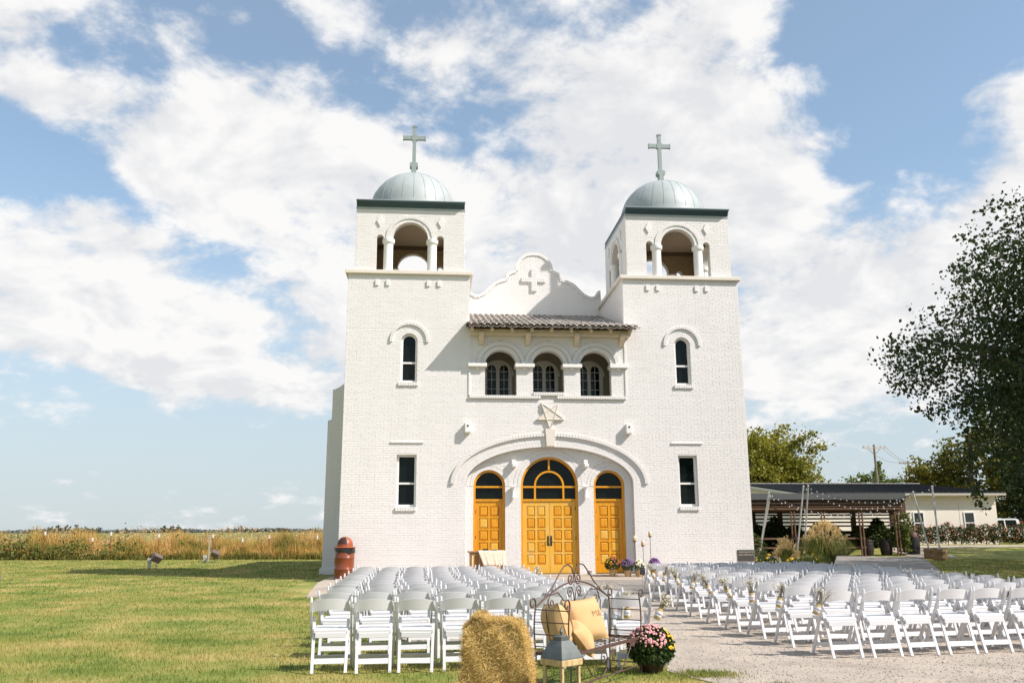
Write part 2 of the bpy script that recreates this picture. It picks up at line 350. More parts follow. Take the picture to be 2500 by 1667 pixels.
def paving():
    root = obj('paving', MB().box(-6.6, 8.8, -7.0, 3, -.1, .02).mesh('paving', MORT)); root['kind'] = 'structure'
    xs = [-6.62, -4.0, -1.35, 1.35, 4.0, 6.4, 8.8]; ys = [-7.02, -4.7, -2.35, -.02]
    for i in range(len(xs)-1):
        for j in range(3):
            z = .034+.026*j; g = .008
            MB().add([(xs[i]+g, ys[j]+g, -.02), (xs[i+1]-g, ys[j]+g, -.02), (xs[i+1]-g, ys[j+1]-g, -.02), (xs[i]+g, ys[j+1]-g, -.02),
                      (xs[i]+g, ys[j]+g, z), (xs[i+1]-g, ys[j]+g, z), (xs[i+1]-g, ys[j+1]-g, z+.022), (xs[i]+g, ys[j+1]-g, z+.022)],
                     [(0, 3, 2, 1), (4, 5, 6, 7), (0, 1, 5, 4), (1, 2, 6, 5), (2, 3, 7, 6), (3, 0, 4, 7)]).build('slab', CONC if (j == 2 or i == 0) else ASPH, root)
    MB().prism([(-6.629, -6.95), (-6.629, 1.2), (-7.0, 1.2), (-7.04, -1.9)], -.03, .04, fr=lambda a, h, b: (a, b, h+.04*(b+7)/8)).build('slab', CONC, root)
    MB().box(-2.7, 2.75, -.62, .5, .0, .135).build('door_step', CONC, root)
paving()
sheet('patio', [(8.9, -6.5), (11.2, -3.2), (15.1, 3.6), (20.4, 13.6), (22.6, 18.8), (22.9, 25.5), (12.5, 25.5), (13.4, 14), (13.6, 9.5), (9.6, 1.4), (8.9, -1)], .012, ASPH)
sheet('sidewalk', [(21.2, 15.2), (24.0, 16.6), (26.2, 24.4), (45, 25.8), (45, 27.3), (24.5, 27.0), (22.3, 18.6)], .016, CONC, zf=True)
GRASSB = ramp_mat('grass_blades', [(.28, (.09, .14, .02)), (.43, (.19, .23, .045)), (.57, (.32, .285, .08)), (.72, (.46, .35, .14))], .75, trans=.25)
def in_poly(P, poly):
    x, y = P[:, 0], P[:, 1]; ins = np.zeros(len(P), bool); n = len(poly)
    for i in range(n):
        (x1, y1), (x2, y2) = poly[i], poly[(i+1) % n]
        if y1 == y2: continue
        c = ((y1 > y) != (y2 > y)) & (x < (x2-x1)*(y-y1)/(y2-y1)+x1); ins ^= c
    return ins
def lawn():
    parts = []
    for (x0, x1, y0, y1, dens, h, w) in [(-12, -.4, -22.5, -14, 900, .045, .007), (-16, -4.5, -14, -5, 330, .045, .011), (-24, -7.6, -5, 12, 110, .05, .02), (-32, -7.8, 12, 22, 60, .05, .03), (7, 24, -9, 14, 70, .05, .025)]:
        n = int((x1-x0)*(y1-y0)*dens); P = np.stack([rng.uniform(x0, x1, n), rng.uniform(y0, y1, n), np.zeros(n)], 1)
        k = ~in_poly(P, GRAVPOLY) & ~((P[:, 0] > -7.0) & (P[:, 0] < 8.8) & (P[:, 1] > -7.05)) & ~in_poly(P, [(8.9, -6.5), (11.2, -3.2), (15.1, 3.6), (20.4, 13.6), (22.6, 18.8), (12.5, 25.5), (9.6, 1.4), (8.9, -1)])
        P = P[k]; P[:, 2] = ground_z(P[:, 0], P[:, 1]); m = len(P)
        parts.append((P, h*rng.uniform(.4, 1.25, m), w))
    # tufts straying into the gravel by the flower pot and along its edge
    for cx, cy, r, n in [(-.75, -18.6, .35, 1500), (-.9, -19.6, .5, 2200), (-.2, -19.3, .12, 160), (-1.1, -17.2, .3, 700), (-.55, -20.6, .25, 500)]:
        P = np.stack([rng.normal(cx, r*.5, n), rng.normal(cy, r*.35, n), np.zeros(n)], 1); parts.append((P, .045*rng.uniform(.5, 1.3, n), .007))
    P = np.concatenate([p for p, _, _ in parts]); H = np.concatenate([h for _, h, _ in parts]); Wd = np.concatenate([np.full(len(p), w) for p, _, w in parts])
    obj('lawn_grass', blademesh('lawn_grass', P, H, Wd, GRASSB, .5), kind='stuff')
lawn()
def pebbles():
    n = 26000; y = -20.8+rng.uniform(0, 1, n)**1.6*9; P = np.stack([rng.uniform(-1.1, 7.5, n), y, np.full(n, .010)], 1); P = P[in_poly(P, GRAVPOLY)]; n = len(P)
    o = np.array([(1, 0, 0), (0, 1, 0), (-1, 0, 0), (0, -1, 0), (0, 0, .7), (0, 0, -.5)], float); F = np.array([(0, 1, 4), (1, 2, 4), (2, 3, 4), (3, 0, 4)])
    s = rng.lognormal(-4.9, .35, n)[:, None, None]; a = rng.uniform(0, 2*PI, n); c, q = np.cos(a), np.sin(a); V = o[None]*s*rng.uniform(.6, 1.3, (n, 6, 1))
    V = np.stack([V[..., 0]*c[:, None]-V[..., 1]*q[:, None], V[..., 0]*q[:, None]+V[..., 1]*c[:, None], V[..., 2]], -1)+P[:, None]
    PEB = mat('gravel_stones', (.40, .34, .28), .85, col2=(.24, .2, .165), nscale=25, namt=.3, objcoord=False)
    obj('gravel_stones', npmesh('gravel_stones', V.reshape(-1, 3), (F[None]+np.arange(n)[:, None, None]*6).reshape(-1, 3), PEB), kind='stuff')
pebbles()
# ================================================================== CHURCH
church = thing('church', 'white painted brick church with twin domed bell towers and golden doors', 'church')
TX0, TX1, TD, ZL, GY = 2.635, 6.71, 4.07, 9.97, 4.2
C0 = .03
front = lambda x, y, z: (x, y, z)
def build_facade():
    pz, pa, pb = 2.99, 2.75, 1.19               # portal spring, half width, rise
    port = arc(C0, pz, pa, pb, 0, PI, 40)        # right to left
    outline = [(-TX1, 0), (C0-pa, 0)]+port[::-1]+[(C0+pa, 0), (TX1, 0), (TX1, ZL), (TX0, ZL), (TX0, 8.12), (-TX0, 8.12), (-TX0, ZL), (-TX1, ZL)]
    holes = []; H = [Hole(C0, pa, -1, pz, pb, .52)]
    for s in (-1, 1):
        holes.append(archpoly(s*4.63, .275, 6.29, 7.66)); H.append(Hole(s*4.63, .275, 6.17, 7.66, .275, .13))
        holes.append([(s*4.634-.318, 2.25), (s*4.634+.318, 2.25), (s*4.634+.318, 3.915), (s*4.634-.318, 3.915)]); H.append(Hole(s*4.634, .318, 2.13, 3.915))
    for cx, zb in ((-1.58, 5.87), (.02, 5.97), (1.62, 5.87)):
        holes.append(archpoly(cx, .525, zb, 6.90, .50)); H.append(Hole(cx, .525, zb, 6.90, .5, .30))
    H.append(Hole(0, 2.62, 5.77, 5.88)); H.append(Hole(.03, .52, 5.88, 5.99))
    wall = MB().prism(outline, 0, .30, holes).build('facade_wall', MORT, church)
    rects = brick_rects(-TX1, TX1, 0, 8.1, H)+brick_rects(-TX1, -TX0, 8.1, ZL)+brick_rects(TX0, TX1, 8.1, ZL)
    near = [r for r in rects if 1.25 < r[2] < 2.15 and -6.7 < r[0] and r[1] < -3.0 and r[1]-r[0] > .1]
    near = sorted(near, key=lambda r: r[0])[:300]; ids = set(near)
    proto = {}
    for r in near:                               # the bricks that show largest, one object each
        key = (round(r[1]-r[0], 2), random.randrange(3))
        if key not in proto:
            w, h = key[0]/2, (BR_C-BR_J)/2; proto[key] = brick_mesh('brick', [(-w, w, -h, h)], front)
        obj('brick', proto[key], wall, ((r[0]+r[1])/2, 0, (r[2]+r[3])/2))
    obj('brickwork', brick_mesh('brickwork', [r for r in rects if r not in ids], front), wall, kind='stuff')
    # portal: recessed wall with three door openings
    spr = 2.925; doors = [(-1.978+C0, .518), (C0, .947), (1.978+C0, .518)]; out = [(C0-pa-.02, 0)]
    H2 = []
    for cx, hw in doors:
        out += [(cx-hw, 0)]+arc(cx, spr, hw, hw, PI, 0, 20)+[(cx+hw, 0)]; H2.append(Hole(cx, hw, -1, spr, hw, .24))
    out += [(C0+pa+.02, 0), (C0+pa+.02, 4.3), (C0-pa-.02, 4.3)]
    rw = MB().prism(out, .22, .48).build('portal_wall', MORT, church)
    half = lambda a: pa*math.sqrt(max(0, 1-((a-pz)/pb)**2)) if a > pz else pa
    r2 = brick_rects(lambda a, b: C0-half(b), lambda a, b: C0+half(b), 0, 4.16, H2)
    obj('brickwork', brick_mesh('brickwork', r2, lambda x, y, z: (x, y+.22, z)), rw, kind='stuff')
    mb = MB()
    for cx, hw in doors:
        ringbricks(mb, cx, spr, hw, hw, .115, .205, .24, .075, 0, PI); ringbricks(mb, cx, spr, hw+.122, hw+.122, .11, .208, .24, .075, 0, PI)
    mb.build('door_arches', PAINT, rw, kind='stuff')
    mb = MB(); ringbricks(mb, C0, pz, pa, pb, .125, -.006, .25, .078); ringbricks(mb, C0, pz, pa+.132, pb+.132, .12, -.004, .1, .078); ringbricks(mb, C0, pz, pa+.26, pb+.26, .11, -.006, .1, .078)
    ringbricks(mb, C0, pz, pa+.375, pb+.345, .115, -.075, .1, .078)
    mb.build('portal_arch', PAINT, church, kind='stuff')
    MB().prism([(C0+.02-.135, 4.19), (C0+.02+.135, 4.19), (C0+.02+.18, 4.77), (C0+.02-.18, 4.77)], -.11, .2).build('keystone', STONE, church, bevel=.008)
    # star
    st = [(.5*math.cos(-PI/2+i*PI/5)*(1 if i % 2 == 0 else .40)+C0+.02, .5*math.sin(-PI/2+i*PI/5)*(1 if i % 2 == 0 else .40)+5.23) for i in range(10)]
    so_ = MB().prism(st, -.075, .05).build('star', STONE, church, bevel=.006)
    mb = MB(); tips = [st[i] for i in range(0, 10, 2)]
    for i in range(5):
        a, b = tips[i], tips[(i+2) % 5]; mb.bar((a[0]*.9+b[0]*.1, -.079, a[1]*.9+b[1]*.1), (a[0]*.1+b[0]*.9, -.079, a[1]*.1+b[1]*.9), .016, .03, (0, 1, 0))
    mb.build('star_band', STONE, so_)
    mb = MB()
    for i in range(5):
        a = PI/2+i*2*PI/5; mb.add([(C0+.02+.16*math.cos(a-.3), -.004, 5.23+.16*math.sin(a-.3)), (C0+.02+.16*math.cos(a+.3), -.004, 5.23+.16*math.sin(a+.3)), (C0+.02+.36*math.cos(a), -.004, 5.23+.36*math.sin(a)), (C0+.02+.2*math.cos(a), -.035, 5.23+.2*math.sin(a))], [(0, 1, 3), (1, 2, 3), (2, 0, 3)])
    mb.build('star_rays', STONE, so_)
    # doors
    for di, (cx, hw) in enumerate(doors):
        fr = MB(); yo, yi = .29, .47; t = .075
        inner = archpoly(cx, hw-t, .0, spr); outer = [(cx-hw, 0)]+arc(cx, spr, hw, hw, PI, 0, 24)+[(cx+hw, 0), (cx+hw-t, 0)]+arc(cx, spr, hw-t, hw-t, 0, PI, 24)+[(cx-hw+t, 0)]
        fr.prism(outer, yo, yi); fr.box(cx-hw+t, cx+hw-t, yo+.02, yi-.02, 2.44, 2.51); fr.box(cx-hw+t, cx+hw-t, yo+.02, yi-.02, 2.87, 2.93)
        if di == 1:
            fr.box(cx-.030, cx+.030, yo+.02, yi-.02, 3.46, spr+hw-t+.01)
            for sx in (-.47, .47): fr.box(cx+sx-.03, cx+sx+.03, yo+.02, yi-.02, 2.51, 2.87)
            fr.prism(arc(cx, 2.93, .5, .5, 0, PI, 20)+arc(cx, 2.93, .44, .44, PI, 0, 20), yo+.02, yi-.02)
        df = fr.build('door_frame', GOLD, church, bevel=.004)
        MB().add([(x, .40, z) for x, z in archpoly(cx, hw-t-.002, 2.50, spr)], [tuple(range(19))]).build('pane', GLASS, df)
        for lf in ((0,) if di != 1 else (-1, 1)):
            x0, x1 = (cx-hw+t, cx+hw-t) if lf == 0 else ((cx-hw+t, cx-.004) if lf < 0 else (cx+.004, cx+hw-t))
            w = x1-x0; st_ = .125 if lf == 0 else .135; gap_ = .075; zb, zt = .155, 2.44
            pw = (w-2*st_-gap_)/2; ph = .315; rows = [2.28-i*.382 for i in range(5)]
            hs = [[(x0+st_+c*(pw+gap_), z-ph), (x0+st_+c*(pw+gap_)+pw, z-ph), (x0+st_+c*(pw+gap_)+pw, z), (x0+st_+c*(pw+gap_), z)] for z in rows for c in (0, 1)]
            d = MB().prism([(x0, zb), (x1, zb), (x1, zt), (x0, zt)], .345, .40, hs).build('door', GOLDW if lf else GOLD, church); d['label'] = 'golden wooden door leaf with ten raised panels'
            for h in hs:
                (a, b), (c_, e_) = h[0], h[2]; i1, i2 = .012, .05; q = MB()
                q.add([(x, y, z) for i_, y in ((0, .385), (i1, .368), (i2, .350)) for x, z in ((a+i_, b+i_), (c_-i_, b+i_), (c_-i_, e_-i_), (a+i_, e_-i_))],
                      [(8, 9, 10, 11)]+[(l*4+k, l*4+(k+1) % 4, l*4+4+(k+1) % 4, l*4+4+k) for l in (0, 1) for k in range(4)])
                q.build('panel', GOLD if random.random() < .8 else GOLDW, d)
            if lf:
                hx = cx+lf*.05; q = MB().prism([(hx-.028, 1.02), (hx+.028, 1.02)]+arc(hx, 1.31, .028, .03, 0, PI, 8), .335, .347); q.lathe([(0, -.02), (.018, -.02), (.02, 0), (0, .012)], 8, M=Matrix.Translation((hx, .33, 1.28)) @ Matrix.Rotation(R(90), 4, 'X'))
                q.tube([(hx, .345, 1.14), (hx, .29, 1.14), (hx+lf*.02, .285, 1.14), (hx+lf*.11, .288, 1.135)], .009, 6); q.build('handle', BLACK, d)
                MB().box(cx+lf*(hw-t)-.02, cx+lf*(hw-t)+.005, .335, .35, .35, .45).box(cx+lf*(hw-t)-.02, cx+lf*(hw-t)+.005, .335, .35, 1.2, 1.3).box(cx+lf*(hw-t)-.02, cx+lf*(hw-t)+.005, .335, .35, 2.15, 2.25).build('hinge', BLACK, d)
            else:
                MB().box(x0-.004, x0+.02, .335, .35, .55, .65).box(x0-.004, x0+.02, .335, .35, 1.25, 1.35).box(x0-.004, x0+.02, .335, .35, 2.05, 2.15).build('hinge', BLACK, d)
        MB().box(cx-hw, cx+hw, .24, .45, .0, .15).build('threshold', mat('dark_threshold', (.03, .027, .022), .7), church)
    # wall lights and little boxes on the wall
    for x, z, y in ((-2.67, 4.78, 0), (2.66, 4.77, 0)):
        q = MB(); q.prism([(x-.10, z-.15), (x+.10, z-.15), (x+.105, z+.14), (x-.095, z+.17)], y-.21, y); b = q.build('wall_box', TRIM, church, bevel=.012)
        MB().lathe([(0, 0), (.03, 0), (.03, .01)], 10, M=Matrix.Translation((x, y-.212, z+.06)) @ Matrix.Rotation(R(90), 4, 'X')).build('lens', BLACK, b); MB().box(x-.085, x+.085, y-.2, y-.02, z-.165, z-.152).build('base', STONE, b)
    for x in (-1.19+C0, 1.19+C0):
        MB().box(x-.07, x+.07, .04, .22, 3.5, 3.77).box(x-.05, x+.09, -.02, .1, 3.53, 3.64).build('bracket_light', PAINT, church, bevel=.01)
        q = MB().lathe([(0, -.16), (.075, -.165), (.08, -.15), (.068, -.13), (.062, .05), (.058, .09), (.10, .17), (.105, .18), (.0, .18)], 14, (x, .12, 2.71)); q.box(x-.03, x+.03, .12, .22, 2.66, 2.74); q.build('wall_lantern', TRIM, church, smooth=True)
    # tower windows, hoods, labels, sills
    for s in (-1, 1):
        cx = s*4.63
        fr = MB().prism([(cx-.275, 6.30), (cx+.275, 6.30)]+arc(cx, 7.66, .275, .275, 0, PI, 20), .10, .20, [archpoly(cx, .205, 6.36, 7.66), ]); fr.box(cx-.21, cx+.21, .105, .19, 6.92, 6.98)
        w = fr.build('window', TRIM, church, bevel=.004)
        for z0, top in ((6.36, 0), (6.975, 1)):
            MB().add([(x, .165, z) for x, z in (archpoly(cx, .21, z0, 7.66) if top else [(cx-.21, z0), (cx+.21, z0), (cx+.21, 6.93), (cx-.21, 6.93)])], [tuple(range(19 if top else 4))]).build('pane', GLASS, w)
        mb = MB()
        for i in range(8): mb.box(cx-.33+i*.0825+.004, cx-.33+(i+1)*.0825-.004, -.055-random.uniform(0, .006), .15, 6.17, 6.285)
        mb.build('sill', PAINT, w)
        mb = MB(); ringbricks(mb, cx, 7.66, .275, .275, .17, -.006, .15, .075); ringbricks(mb, cx, 7.68, .555, .545, .095, -.06, .02, .075, R(-4), R(184)); ringbricks(mb, cx, 7.66, .45, .45, .1, -.005, .02, .075)
        mb.build('window_hood', PAINT, church, kind='stuff')
        fr = MB().prism([(cx-.318, 2.25), (cx+.318, 2.25), (cx+.318, 3.915), (cx-.318, 3.915)], .12, .24, [[(cx-.25, 2.33), (cx+.25, 2.33), (cx+.25, 3.85), (cx-.25, 3.85)]]); fr.box(cx-.255, cx+.255, .125, .22, 2.97, 3.03)
        w = fr.build('window', TRIM, church, bevel=.004)
        for z0, z1 in ((2.33, 2.98), (3.02, 3.85)): MB().add([(cx-.252, .19, z0), (cx+.252, .19, z0), (cx+.252, .19, z1), (cx-.252, .19, z1)], [(0, 1, 2, 3)]).build('pane', GLASS, w)
        mb = MB()
        for i in range(8): mb.box(cx-.332+i*.083+.004, cx-.332+(i+1)*.083-.004, -.055-random.uniform(0, .006), .15, 2.13, 2.245)
        mb.build('sill', PAINT, w)
        MB().box(cx-.535, cx+.535, -.045, .03, 4.29, 4.34).build('label_mould', PAINT, church, bevel=.006)
        # raised L-shaped brick dents under the ledge
        for dx in (-1.12, -.76, .60, .96):
            MB().box(cx+dx-.06, cx+dx+.06, -.05, .02, 9.57, 9.77).build('brick_dent', PAINT, church, bevel=.006)
    # corner stone tablet
    pl = MB().box(6.14, 6.70, -.028, .02, .50, .86).build('tablet', mat('dark_bronze_plaque', (.05, .045, .038), .55, col2=(.07, .062, .052), nscale=30), church, bevel=.006); pl['label'] = 'dark corner stone tablet with pale raised lettering'
    for i, tx in enumerate(('CORNER STONE LAID BY THE', 'GRAND LODGE A.F.& A.M.')):
        cu = bpy.data.curves.new('lettering', 'FONT'); cu.body = tx; cu.size = .068; cu.align_x = 'CENTER'; cu.extrude = .003; cu.space_character = .92
        to = bpy.data.objects.new('lettering', cu); COL.objects.link(to); dg = bpy.context.evaluated_depsgraph_get(); me = bpy.data.meshes.new_from_object(to.evaluated_get(dg)); bpy.data.objects.remove(to)
        me.materials.append(mat('pale_lettering', (.55, .50, .42), .6)); w = max(v.co.x for v in me.vertices)-min(v.co.x for v in me.vertices)
        o = obj('lettering', me, pl, (6.42, -.0335, .765-i*.085)); o.rotation_euler = (PI/2, 0, 0); o.scale = (min(1, .5/w), 1, 1)
build_facade()
def build_balcony():
    # slightly projecting bay trim: sills, caps, double arch rings
    mb = MB()
    def sill(x0, x1, z0, z1):
        n = round((x1-x0)/.08)
        for i in range(n): mb.box(x0+(x1-x0)*i/n+.004, x0+(x1-x0)*(i+1)/n-.004, -.075-random.uniform(0, .007), .28, z0, z1)
    sill(-2.62, -.26, 5.775, 5.872); sill(.30, 2.64, 5.775, 5.872); sill(-.50, .55, 5.885, 5.985)
    mb.build('balcony_sill', PAINT, church, kind='stuff')
    mb = MB()
    for cx in (-1.58, .02, 1.62): ringbricks(mb, cx, 6.90, .525, .50, .15, -.03, .28, .077); ringbricks(mb, cx, 6.90, .682, .657, .13, -.085, .05, .077)
    mb.build('balcony_arch', PAINT, church, kind='stuff')
    for x0, x1 in ((-2.68, -2.05), (-1.11, -.46), (.48, 1.14), (2.09, 2.72)):
        cp = MB().box(x0, x1, -.15, .32, 6.82, 6.955).build('pier_cap', TRIM, church, bevel=.012); xm = (x0+x1)/2
        MB().box(xm-.06, xm+.06, -.09, .0, 6.745, 6.815).build('dentil', PAINT, cp, bevel=.006)
    for x in (-2.62, 2.645): MB().box(x-.03, x+.03, -.035, .01, 5.88, 6.81).box(x-.03, x+.03, -.035, .01, 6.965, 8.0).build('pilaster_edge', PAINT, church)
    # loggia room behind
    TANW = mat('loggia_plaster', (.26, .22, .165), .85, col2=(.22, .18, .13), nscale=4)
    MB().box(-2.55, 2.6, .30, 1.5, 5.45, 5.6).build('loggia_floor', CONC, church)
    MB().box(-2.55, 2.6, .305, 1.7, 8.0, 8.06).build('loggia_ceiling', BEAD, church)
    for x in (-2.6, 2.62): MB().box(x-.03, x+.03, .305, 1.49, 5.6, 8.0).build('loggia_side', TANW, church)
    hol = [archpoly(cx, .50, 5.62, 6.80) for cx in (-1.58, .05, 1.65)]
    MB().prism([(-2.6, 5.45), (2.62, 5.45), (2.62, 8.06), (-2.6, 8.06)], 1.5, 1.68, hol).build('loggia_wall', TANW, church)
    for cx in (-1.58, .05, 1.65):
        fr = MB().prism([(cx-.5, 5.62), (cx+.5, 5.62)]+arc(cx, 6.80, .5, .5, 0, PI, 20), 1.46, 1.56, [archpoly(cx-.215, .155, 5.75, 6.98, .2), archpoly(cx+.215, .155, 5.75, 6.98, .2)])
        for sx in (-.215, .215):
            fr.box(cx+sx-.01, cx+sx+.01, 1.48, 1.53, 5.75, 7.17)
            for z in (6.0, 6.33, 6.66, 6.95): fr.box(cx+sx-.156, cx+sx+.156, 1.482, 1.528, z-.011, z+.011)
        d = fr.build('balcony_door', PALEP, church, bevel=.003)
        MB().tube([(cx-.54+1.08*i/24, 1.47, 0) for i in range(2)], .001, 3)
        for sx in (-.215, .215): MB().add([(x, 1.52, z) for x, z in archpoly(cx+sx, .158, 5.74, 6.98, .205)], [tuple(range(19))]).build('pane', GLASS, d)
        q = MB().prism(arc(cx, 6.80, .56, .56, 0, PI, 20)+arc(cx, 6.80, .5, .5, PI, 0, 20), 1.44, 1.5); q.build('door_trim', PALEP, d)
    # beam, brackets, rafters and the tiled lean-to roof
    MB().box(-2.63, 2.80, -.30, -.02, 7.88, 8.07).build('eave_beam', CREAMW, church, bevel=.01)
    for x in (-2.24, -.68, .97, 2.52):
        MB().prism([(-.30, 7.80), (-.05, 7.56), (.0, 7.56), (.0, 7.95), (-.42, 7.95), (-.42, 7.82)], x-.085, x+.085, fr=lambda a, y, z: (y, a, z)).build('bracket', CREAMW, church, bevel=.008)
    e = Vector((0, -.70, 8.05)); rdg = Vector((0, GY, 9.62)); sl = (rdg-e); slen = sl.length; sl.normalize(); nrm = Vector((0, -sl.z, sl.y))
    roof = MB()
    def P(x, t, h): q = e+sl*t+nrm*h; return (x, q.y, q.z)
    for x0, x1, t0, t1 in ((-2.76, 2.90, 0, .72), (-TX0, TX0, .72, slen)): roof.add([P(x0, t0, 0), P(x1, t0, 0), P(x1, t1, 0), P(x0, t1, 0), P(x0, t0, -.03), P(x1, t0, -.03), P(x1, t1, -.03), P(x0, t1, -.03)], [(0, 1, 2, 3), (4, 7, 6, 5), (0, 4, 5, 1), (1, 5, 6, 2), (2, 6, 7, 3), (3, 7, 4, 0)])
    ro = roof.build('tile_roof', TILED, church)
    for i in range(9):
        x = -2.56+i*.662; MB().add([P(x+a, t, h) for a in (-.045, .045) for t, h in ((.12, -.035), (.12, -.16), (.95, -.16), (.95, -.035))], [(0, 1, 2, 3), (7, 6, 5, 4), (0, 4, 5, 1), (1, 5, 6, 2), (2, 6, 7, 3), (3, 7, 4, 0)]).build('rafter', CREAMW, ro)
    # barrel tiles: cover tiles one object each, pan tiles between them
    def tile(conc):
        m_ = MB(); n = 7; Lt = .46; vs = []
        for t, rr in ((0, .105 if not conc else .095), (Lt, .085 if not conc else .08)):
            for th in (0, .014):
                for k in range(n+1):
                    a = PI*k/n; r_ = rr-th; x_ = -r_*math.cos(a); h_ = r_*math.sin(a)*.68
                    vs.append((x_, t, (h_+.03 if not conc else -h_+.075)+.03*(1-t/Lt)))
        m = n+1; fs = []
        for k in range(n): fs += [(k, k+1, 2*m+k+1, 2*m+k), (m+k, 3*m+k, 3*m+k+1, m+k+1), (k, m+k, m+k+1, k+1), (2*m+k, 2*m+k+1, 3*m+k+1, 3*m+k)]
        fs += [(0, 2*m, 3*m, m), (n, m+n, 3*m+n, 2*m+n)]
        return m_.add(vs, fs)
    tm = [tile(False).mesh('tile', TILE, True) for _ in range(1)]; pm = tile(True)
    rest = MB(); pans = MB(); rz = math.atan2(sl.z, sl.y); Mr = Matrix.Rotation(rz, 4, 'X'); src = tile(False); cnt = 0
    nr = int(slen/.40)
    for r_ in range(nr+1):
        t = -.07+r_*.40
        for c in range(28):
            x = -2.68+c*.2045; q = P(x, t, .0)
            if t > .45 and abs(x) > TX0-.09: continue
            jx, jr = random.uniform(-.012, .012), random.uniform(-.05, .05)
            MM = Matrix.Translation((q[0]+jx, q[1], q[2]+random.uniform(0, .008))) @ Mr @ Matrix.Rotation(jr, 4, 'Z')
            if r_ < 11 and cnt < 300:
                o = obj('tile', tm[0], ro); o.matrix_local = MM; cnt += 1
            else: rest.add([MM @ Vector(v) for v in src.v], src.f)
            MP = Matrix.Translation((q[0]+.104, q[1]+.03, q[2]-.045)) @ Mr
            if not (t > .45 and abs(x+.104) > TX0-.05): pans.add([MP @ Vector(v) for v in pm.v], pm.f)
    rest.build('upper_tiles', TILE, ro, kind='stuff', smooth=True); pans.build('pan_tiles', TILE, ro, kind='stuff', smooth=True)
build_balcony()
def build_towers():
    for s in (-1, 1):
        cx = s*(TX0+TX1)/2
        xa, xb = (-TX1, -TX0) if s < 0 else (TX0, TX1)
        body = MB(); body.box(xa, xa+.28, .30, TD, 0, ZL); body.box(xb-.28, xb, .30, TD, 0, ZL); body.box(xa+.28, xb-.28, TD-.28, TD, 0, ZL); tw = body.build('tower_wall', MORT, church)
        # brick skins on the two side faces
        fi = (lambda x, y, z: (0*x+TX0-(-y if False else -y)*1.0 if False else TX0+y, x, z)) if s > 0 else (lambda x, y, z: (-TX0-y, x, z))
        fo = (lambda x, y, z: (TX1-y, x, z)) if s > 0 else (lambda x, y, z: (-TX1+y, x, z))
        rin = brick_rects(.0, GY, 7.9, ZL); rout = brick_rects(.0, TD, 0, ZL)
        def skin(rects, f, flip):
            me = brick_mesh('brickwork', rects, f)
            if flip: me.flip_normals()
            obj('brickwork', me, tw, kind='stuff')
        skin(rin, fi, s > 0); skin(rout, fo, s < 0)
        # projecting ledge
        lg = MB().prism([(xa-.10, -.11), (xb+.10, -.11), (xb+.10, TD+.1), (xa-.10, TD+.1)], 9.97, 10.10, fr=lambda a, h, b: (a, b, h)).build('tower_ledge', STONE, church, bevel=.012)
        # belfry: four walls with a wide arch between two narrow ones over round columns
        bw = 3.70; bx0, bx1 = cx-bw/2-.0, cx+bw/2; by0, by1 = .05, .05+bw; z0, z1 = 10.10, 12.31; cy = (by0+by1)/2
        def opening(): # half opening path from left to right in local u
            p = [(-1.14, z0)]+[(-1.02+.12*math.cos(a), 11.27+.12*math.sin(a)) for a in [PI-PI*i/8 for i in range(9)]]
            p += [(-.90, 11.27), (-.60, 11.27)]+[(.6*math.cos(a), 11.27+.59*math.sin(a)) for a in [PI-PI*i/20 for i in range(21)]]
            p += [(.60, 11.27), (.90, 11.27)]+[(1.02+.12*math.cos(a), 11.27+.12*math.sin(a)) for a in [PI-PI*i/8 for i in range(9)]]+[(1.14, z0)]
            o = [p[0]]
            for q in p[1:]:
                if math.dist(o[-1], q) > 1e-4: o.append(q)
            return o
        th = .27
        faces = [(lambda u, d, z: (cx+u, by0+d, z), bw/2, False), (lambda u, d, z: (cx-u, by1-d, z), bw/2, False), (lambda u, d, z: (bx0+d, cy-u, z), bw/2-th, False), (lambda u, d, z: (bx1-d, cy+u, z), bw/2-th, False)]
        for fi_, (F_, hw, _) in enumerate(faces):
            outl = [(-hw, z0)]+opening()+[(hw, z0), (hw, z1), (-hw, z1)]
            wl = MB().prism(outl, 0, th-.012, fr=F_, back=False)
            w = wl.build('belfry_wall', MORT, church)
            MB().prism(outl, th-.012, th, fr=F_).build('inner_face', TANB, w)
            Hs = [Hole(0, .60, z0-1, 11.27, .59, .23), Hole(-1.02, .12, z0-1, 11.27, .12, .1), Hole(1.02, .12, z0-1, 11.27, .12, .1), Hole(0, 1.0, z0-1, 11.27)]
            hw2 = hw if fi_ < 2 else bw/2
            me = brick_mesh('brickwork', brick_rects(-hw2, hw2, z0, z1-.02, Hs), lambda x, y, z: F_(x, y, z)); 
            obj('brickwork', me, w, kind='stuff')
            mb = MB()
            ringbricks(mb, 0, 11.27, .60, .59, .115, -.006, th-.02, .075, fr=F_); ringbricks(mb, 0, 11.27, .722, .712, .11, -.035, .05, .075, fr=F_)
            for sx in (-1.02, 1.02): ringbricks(mb, sx, 11.27, .12, .12, .10, -.006, th-.02, .06, fr=F_)
            mb.build('arch_bricks', PAINT, w, kind='stuff')
            for sx in (-.745, .745):
                px, py, _z = F_(sx, th/2, 0); c = MB().lathe([(.17, 10.10), (.17, 10.12), (.162, 10.16), (.158, 11.08)], 18, (px, py, 0)).build('column', TRIM, church, smooth=True)
                MB().lathe([(.158, 11.08), (.17, 11.09), (.205, 11.13), (.21, 11.15), (.21, 11.26), (.0, 11.262)], 18, (px, py, 0)).build('capital', TRIM, c, smooth=True)
            for sx in (-1.04, 1.04):
                d = [(sx-.0, 11.68), (sx+.11, 11.88), (sx, 12.08), (sx-.11, 11.88)]
                if fi_ in (0, 2): MB().prism(d, -.05, .01, fr=F_).build('diamond', PAINT, w)
